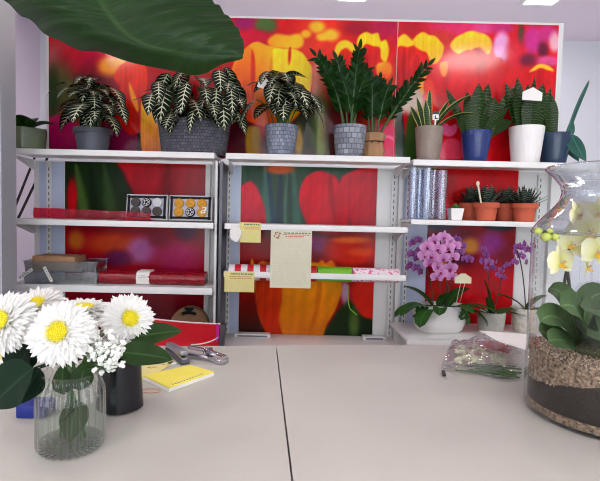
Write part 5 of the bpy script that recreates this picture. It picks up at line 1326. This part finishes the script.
m = MB().prism([((c - cen).x, (c - cen).y) for c in reversed(cs)], 0, .003, 2); r = random.Random(2)
for k in range(9): m.box((r.uniform(-.03, .02), r.uniform(-.025, .02), .0033), (.012, .002, .0004), k % 2, Euler((0, 0, r.uniform(-.5, .5))))
m.build('sheets', ['ink_red', 'ink_grey', 'yellownote'], t, smooth=False)
q = T(172, 364, ZW)
o = MB().box((0, 0, .0015), (.022, .018, .003), rot=Euler((0, 0, R(30)))).build('paper_scrap', 'paper'); o.location = (q.x, q.y, TZ); tag(o, 'small white paper scrap by the dark grey stapler', 'paper')
q = T(151, 391.5, ZW)
o = MB().tube([(.021 * math.cos(a), .013 * math.sin(a), .0012) for a in [2 * math.pi * i / 32 for i in range(33)]], .0009, 6).build('rubber_band', 'orange'); o.location = (q.x, q.y, TZ); tag(o, 'thin tan rubber band lying in front of the yellow pad', 'rubber band')
# grey stapler
a, b = T(170, 352, ZW), T(184, 364, ZW); d = b - a
t = thing('stapler', 'dark grey stapler lying behind the yellow pad', 'stapler', ((a.x + b.x) / 2, (a.y + b.y) / 2, TZ), math.atan2(d.y, d.x))
L = d.length + .02
MB().box((0, 0, .006), (L, .026, .012), bev=.004).build('base', 'darkmetal', t)
MB().box((-.004, 0, .024), (L * .95, .022, .014), rot=Euler((0, R(-4), 0)), bev=.005).build('arm', 'greymetal', t)
MB().box((0, 0, .0145), (L * .94, .015, .006)).build('magazine', 'chrome', t, smooth=False)
# chrome hand tool (plier stapler)
a, b = T(184, 354, ZW), T(225, 364, ZW); d = b - a
t = thing('stapling_pliers', 'shiny chrome plier-like tool lying right of the stapler', 'tool', ((a.x + b.x) / 2, (a.y + b.y) / 2, TZ), math.atan2(d.y, d.x))
L = d.length
MB().box((L * .3, .0, .012), (L * .36, .026, .022), rot=Euler((0, R(6), 0)), bev=.003).box((L * .42, 0, .006), (L * .16, .034, .012), bev=.002).box((L * .2, -.004, .026), (L * .3, .012, .007), rot=Euler((0, R(10), 0)), bev=.002).build('head', 'chrome', t)
MB().tube(bez((L * .2, .006, .02), (-L * .1, .014, .02), (-L * .5, .02, .014), 8), .006, 8).build('handle', 'chrome', t)
MB().tube(bez((L * .2, -.006, .01), (-L * .1, -.02, .01), (-L * .46, -.02, .009), 8), .006, 8).build('handle', 'chrome', t)
MB().tube([(-.0 + .004 * k / 3, .008 * math.cos(k * 1.2) , .016 + .006 * math.sin(k * 1.2)) for k in range(24)], .0012, 5).build('spring', 'darkmetal', t)
MB().lathe([(.0005, 0), (.006, 0), (.006, .032), (.0005, .033)], 16).build('pivot', 'darkmetal', t, loc=(L * .16, 0, .002))

# ------------------------------------------------------------------ wrapped flowers on the counter, right
fl_, fr_ = T(441, 371, ZW), T(560, 385, ZW)
bl_, br_ = T(452, 341, ZW), T(575, 346, ZW)
cen = (fl_ + fr_ + bl_ + br_) / 4
t = thing('flower_sleeve', 'clear plastic sleeve wrapped around a bunch, lying beside the glass jar', 'flower sleeve', (cen.x - .04, cen.y, TZ))
off = Vector(t.location)
def bagp(u, v, top):
    b = fl_.lerp(fr_, u).lerp(bl_.lerp(br_, u), v) - off; b.z = 0
    yy = b.y + off.y - jy
    lim = jx - math.sqrt(max(0, (jr + .015) ** 2 - yy * yy)) - off.x if abs(yy) < jr + .015 else 9
    b.x = min(b.x, lim - .0002 * (1 - u))
    h = .058 * math.sin(math.pi * min(1, .12 + .88 * v)) ** .7 * min(1, (u + .02) * 3.0) ** .8
    rr = .006 * math.sin(u * 31 + v * 9) + .005 * math.sin(v * 27 - u * 17) + .004 * math.sin(u * 53 + v * 41)
    return Vector((b.x + rr * .4, b.y, .002 + (h + rr * .9 * min(1, v * 5) * min(1, (1 - v) * 5) if top else 0) + .0025 * (1 + math.sin(u * 23)) * (1 if v in (0,) else 0)))
nu, nv_ = 40, 22; vs, fs = [], []
for i in range(nu + 1):
    for j in range(nv_ + 1): vs.append(bagp(i / nu * .93, j / nv_, True))
for i in range(nu):
    for j in range(nv_): a_ = i * (nv_ + 1) + j; fs.append((a_, a_ + nv_ + 1, a_ + nv_ + 2, a_ + 1))
n1 = len(vs)
for i in range(nu + 1):
    for j in (0, 1): vs.append(bagp(i / nu * .93, j, False) - Vector((0, 0, .001)))
for i in range(nu): a_ = n1 + i * 2; fs.append((a_, a_ + 1, a_ + 3, a_ + 2))
for i in range(nu):
    for (jt, jb) in ((0, 0), (nv_, 1)): fs.append((i * (nv_ + 1) + jt, (i + 1) * (nv_ + 1) + jt, n1 + (i + 1) * 2 + jb, n1 + i * 2 + jb))
MB().add(vs, fs).build('plastic_film', 'film', t, ang=80)
c_ = T(443.5, 375.5, ZW) - off; MB().box((c_.x, c_.y, .006), (.008, .03, .008), bev=.002, rot=Euler((0, 0, R(-12)))).build('black_clip', 'blackplastic', t)
bc = T(480, 362, ZW)
t2b = thing('flower_bunch', 'bunch of small cream flowers with green stems inside the clear sleeve', 'flowers', (bc.x, bc.y, TZ + .0045))
r = random.Random(33); st, hd, rd = MB(), MB(), MB()
def bb(px, py, z): return T(px, py, ZW + z) - Vector(t2b.location)
for k in range(26):
    y0 = r.uniform(362, 374); q0, q1 = bb(r.uniform(455, 500), y0, .008 + r.random() * .012), bb(r.uniform(505, 524), y0 + 4, .008 + r.random() * .012)
    q0.z = max(.006, q0.z); q1.z = max(.006, q1.z); st.tube([q0, q1], .0018, 5, 0)
st.build('stems', 'stem', t2b)
for k in range(46):
    px = r.uniform(457, 508); py = r.uniform(346, 364) + (px - 480) * .1
    q = bb(px, py, .022 + r.random() * .012)
    for j in range(7): hd.ball(q + Vector((r.uniform(-.007, .007), r.uniform(-.007, .007), r.uniform(-.005, .005))), (.005, .005, .0035), 0, 6, 4)
hd.build('flower_heads', pm('cream_green_petals', (206, 208, 176), .7, .12, 60), t2b)['kind'] = 'stuff'
rdv = [bb(475, 341, .045), bb(486, 346, .048), bb(509, 352, .048), bb(512, 347, .05), bb(495, 341, .05)]
MB().add([v for v in rdv] + [v - Vector((0, 0, .006)) for v in rdv], [(0, 1, 2, 3, 4), (9, 8, 7, 6, 5)] + [(i, (i + 1) % 5, (i + 1) % 5 + 5, i + 5) for i in range(5)]).build('red_wrap', pm('dull_red_paper', (176, 74, 84), .6), t2b, smooth=False)
q = [T(479, 330.5, ZW + .088), T(527, 334, ZW + .088), T(527, 350, ZW + .082), T(500, 341.5, ZW + .086)]
cen = sum(q, Vector()) / 4
o = MB().add([v - cen for v in q] + [v - cen - Vector((0, 0, .0012)) for v in q], [(3, 2, 1, 0), (4, 5, 6, 7)] + [(i, (i + 1) % 4, (i + 1) % 4 + 4, i + 4) for i in range(4)]).build('paper_label', 'paper', smooth=False)
o.location = cen; tag(o, 'white paper slip lying on top of the clear flower sleeve', 'paper')

# ------------------------------------------------------------------ banana plant reaching over from the left
bx, by = -1.42, 1.25
t = thing('banana_plant', 'huge dark green banana leaf hanging into the top left of the photo', 'plant', (bx, by, 0))
pot_part(t, 'pot', 'greypot', .19, .15, .34, rim=.04)
O = Vector((bx, by, 0))
def BP(px, py, Y): return P(px, py, Y) - O
base = BP(70, -75, 1.22)
MB().tube(smooth_path([Vector((0, 0, .29)), Vector((.01, 0, .9)), Vector((.0, 0, 1.6)), Vector((.12, 0, 2.15))]), [.05 - .0025 * i for i in range(16)], 12).build('trunk', 'stem', t)
MB().tube(smooth_path([Vector((.12, 0, 2.15)), Vector((.45, -.02, 2.36)), base + Vector((-.12, 0, .18)), base]), [.014 - .0004 * i for i in range(16)], 10).build('leaf_stalk', 'stem', t)
Mi = [BP(70, -75, 1.22), BP(85, -30, 1.19), BP(100, 0, 1.17), BP(113, 20, 1.16), BP(129, 36, 1.15), BP(152, 47, 1.14), BP(200, 55, 1.13), BP(243, 55, 1.12)]
E2 = [BP(90, -75, 1.24), BP(160, -50, 1.24), BP(198, -18, 1.23), BP(213, 0, 1.22), BP(226, 14, 1.2), BP(236, 26, 1.18), BP(243, 40, 1.15), BP(244, 54, 1.12)]
E1 = [BP(50, -75, 1.22), BP(-20, -35, 1.28), BP(6, 2, 1.28), BP(30, 21, 1.27), BP(62, 43, 1.25), BP(115, 57, 1.22), BP(190, 74, 1.17), BP(243, 57, 1.12)]
Mi, E1, E2 = smooth_path(Mi, 8), smooth_path(E1, 8), smooth_path(E2, 8)
vs, uvl, fs = [], [], []; nc = 8; r = random.Random(6)
for k in range(len(Mi)):
    for j in range(-nc, nc + 1):
        a = abs(j) / nc; e = (E1 if j < 0 else E2)[k]; q = Mi[k].lerp(e, a)
        bulge = math.sin(a * math.pi) * .035 * (e - Mi[k]).length / .2
        q = q + Vector((0, -bulge, 0)) + Vector((0, .004 * math.sin(k * 1.3) * a, .0035 * math.sin(k * .9 + j * .2) * a))
        vs.append(q); uvl.append((.5 + .5 * j / nc, k / (len(Mi) - 1)))
w_ = 2 * nc + 1
for k in range(len(Mi) - 1):
    for j in range(2 * nc): fs.append((k * w_ + j, k * w_ + j + 1, (k + 1) * w_ + j + 1, (k + 1) * w_ + j))
MB().add(vs, fs, 0, uvl).build('leaf_blade', 'banana', t, ang=80)

# ------------------------------------------------------------------ daylight
W = bpy.data.worlds.new('daylight'); SC.world = W; W.use_nodes = True
bg = W.node_tree.nodes['Background']; bg.inputs[0].default_value = (.88, .94, 1.0, 1); bg.inputs[1].default_value = 4.8
SC.view_settings.view_transform = 'Standard'; SC.view_settings.look = 'None'; SC.view_settings.gamma = 1.0
SC.view_settings.use_curve_mapping = False; SC.view_settings.exposure = 0.0
SC.cycles.filter_width = 1.1; SC.cycles.max_bounces = 10; SC.cycles.transparent_max_bounces = 24; SC.cycles.diffuse_bounces = 4; SC.cycles.glossy_bounces = 4
SC.cycles.caustics_reflective = False; SC.cycles.caustics_refractive = False; SC.cycles.sample_clamp_indirect = 6
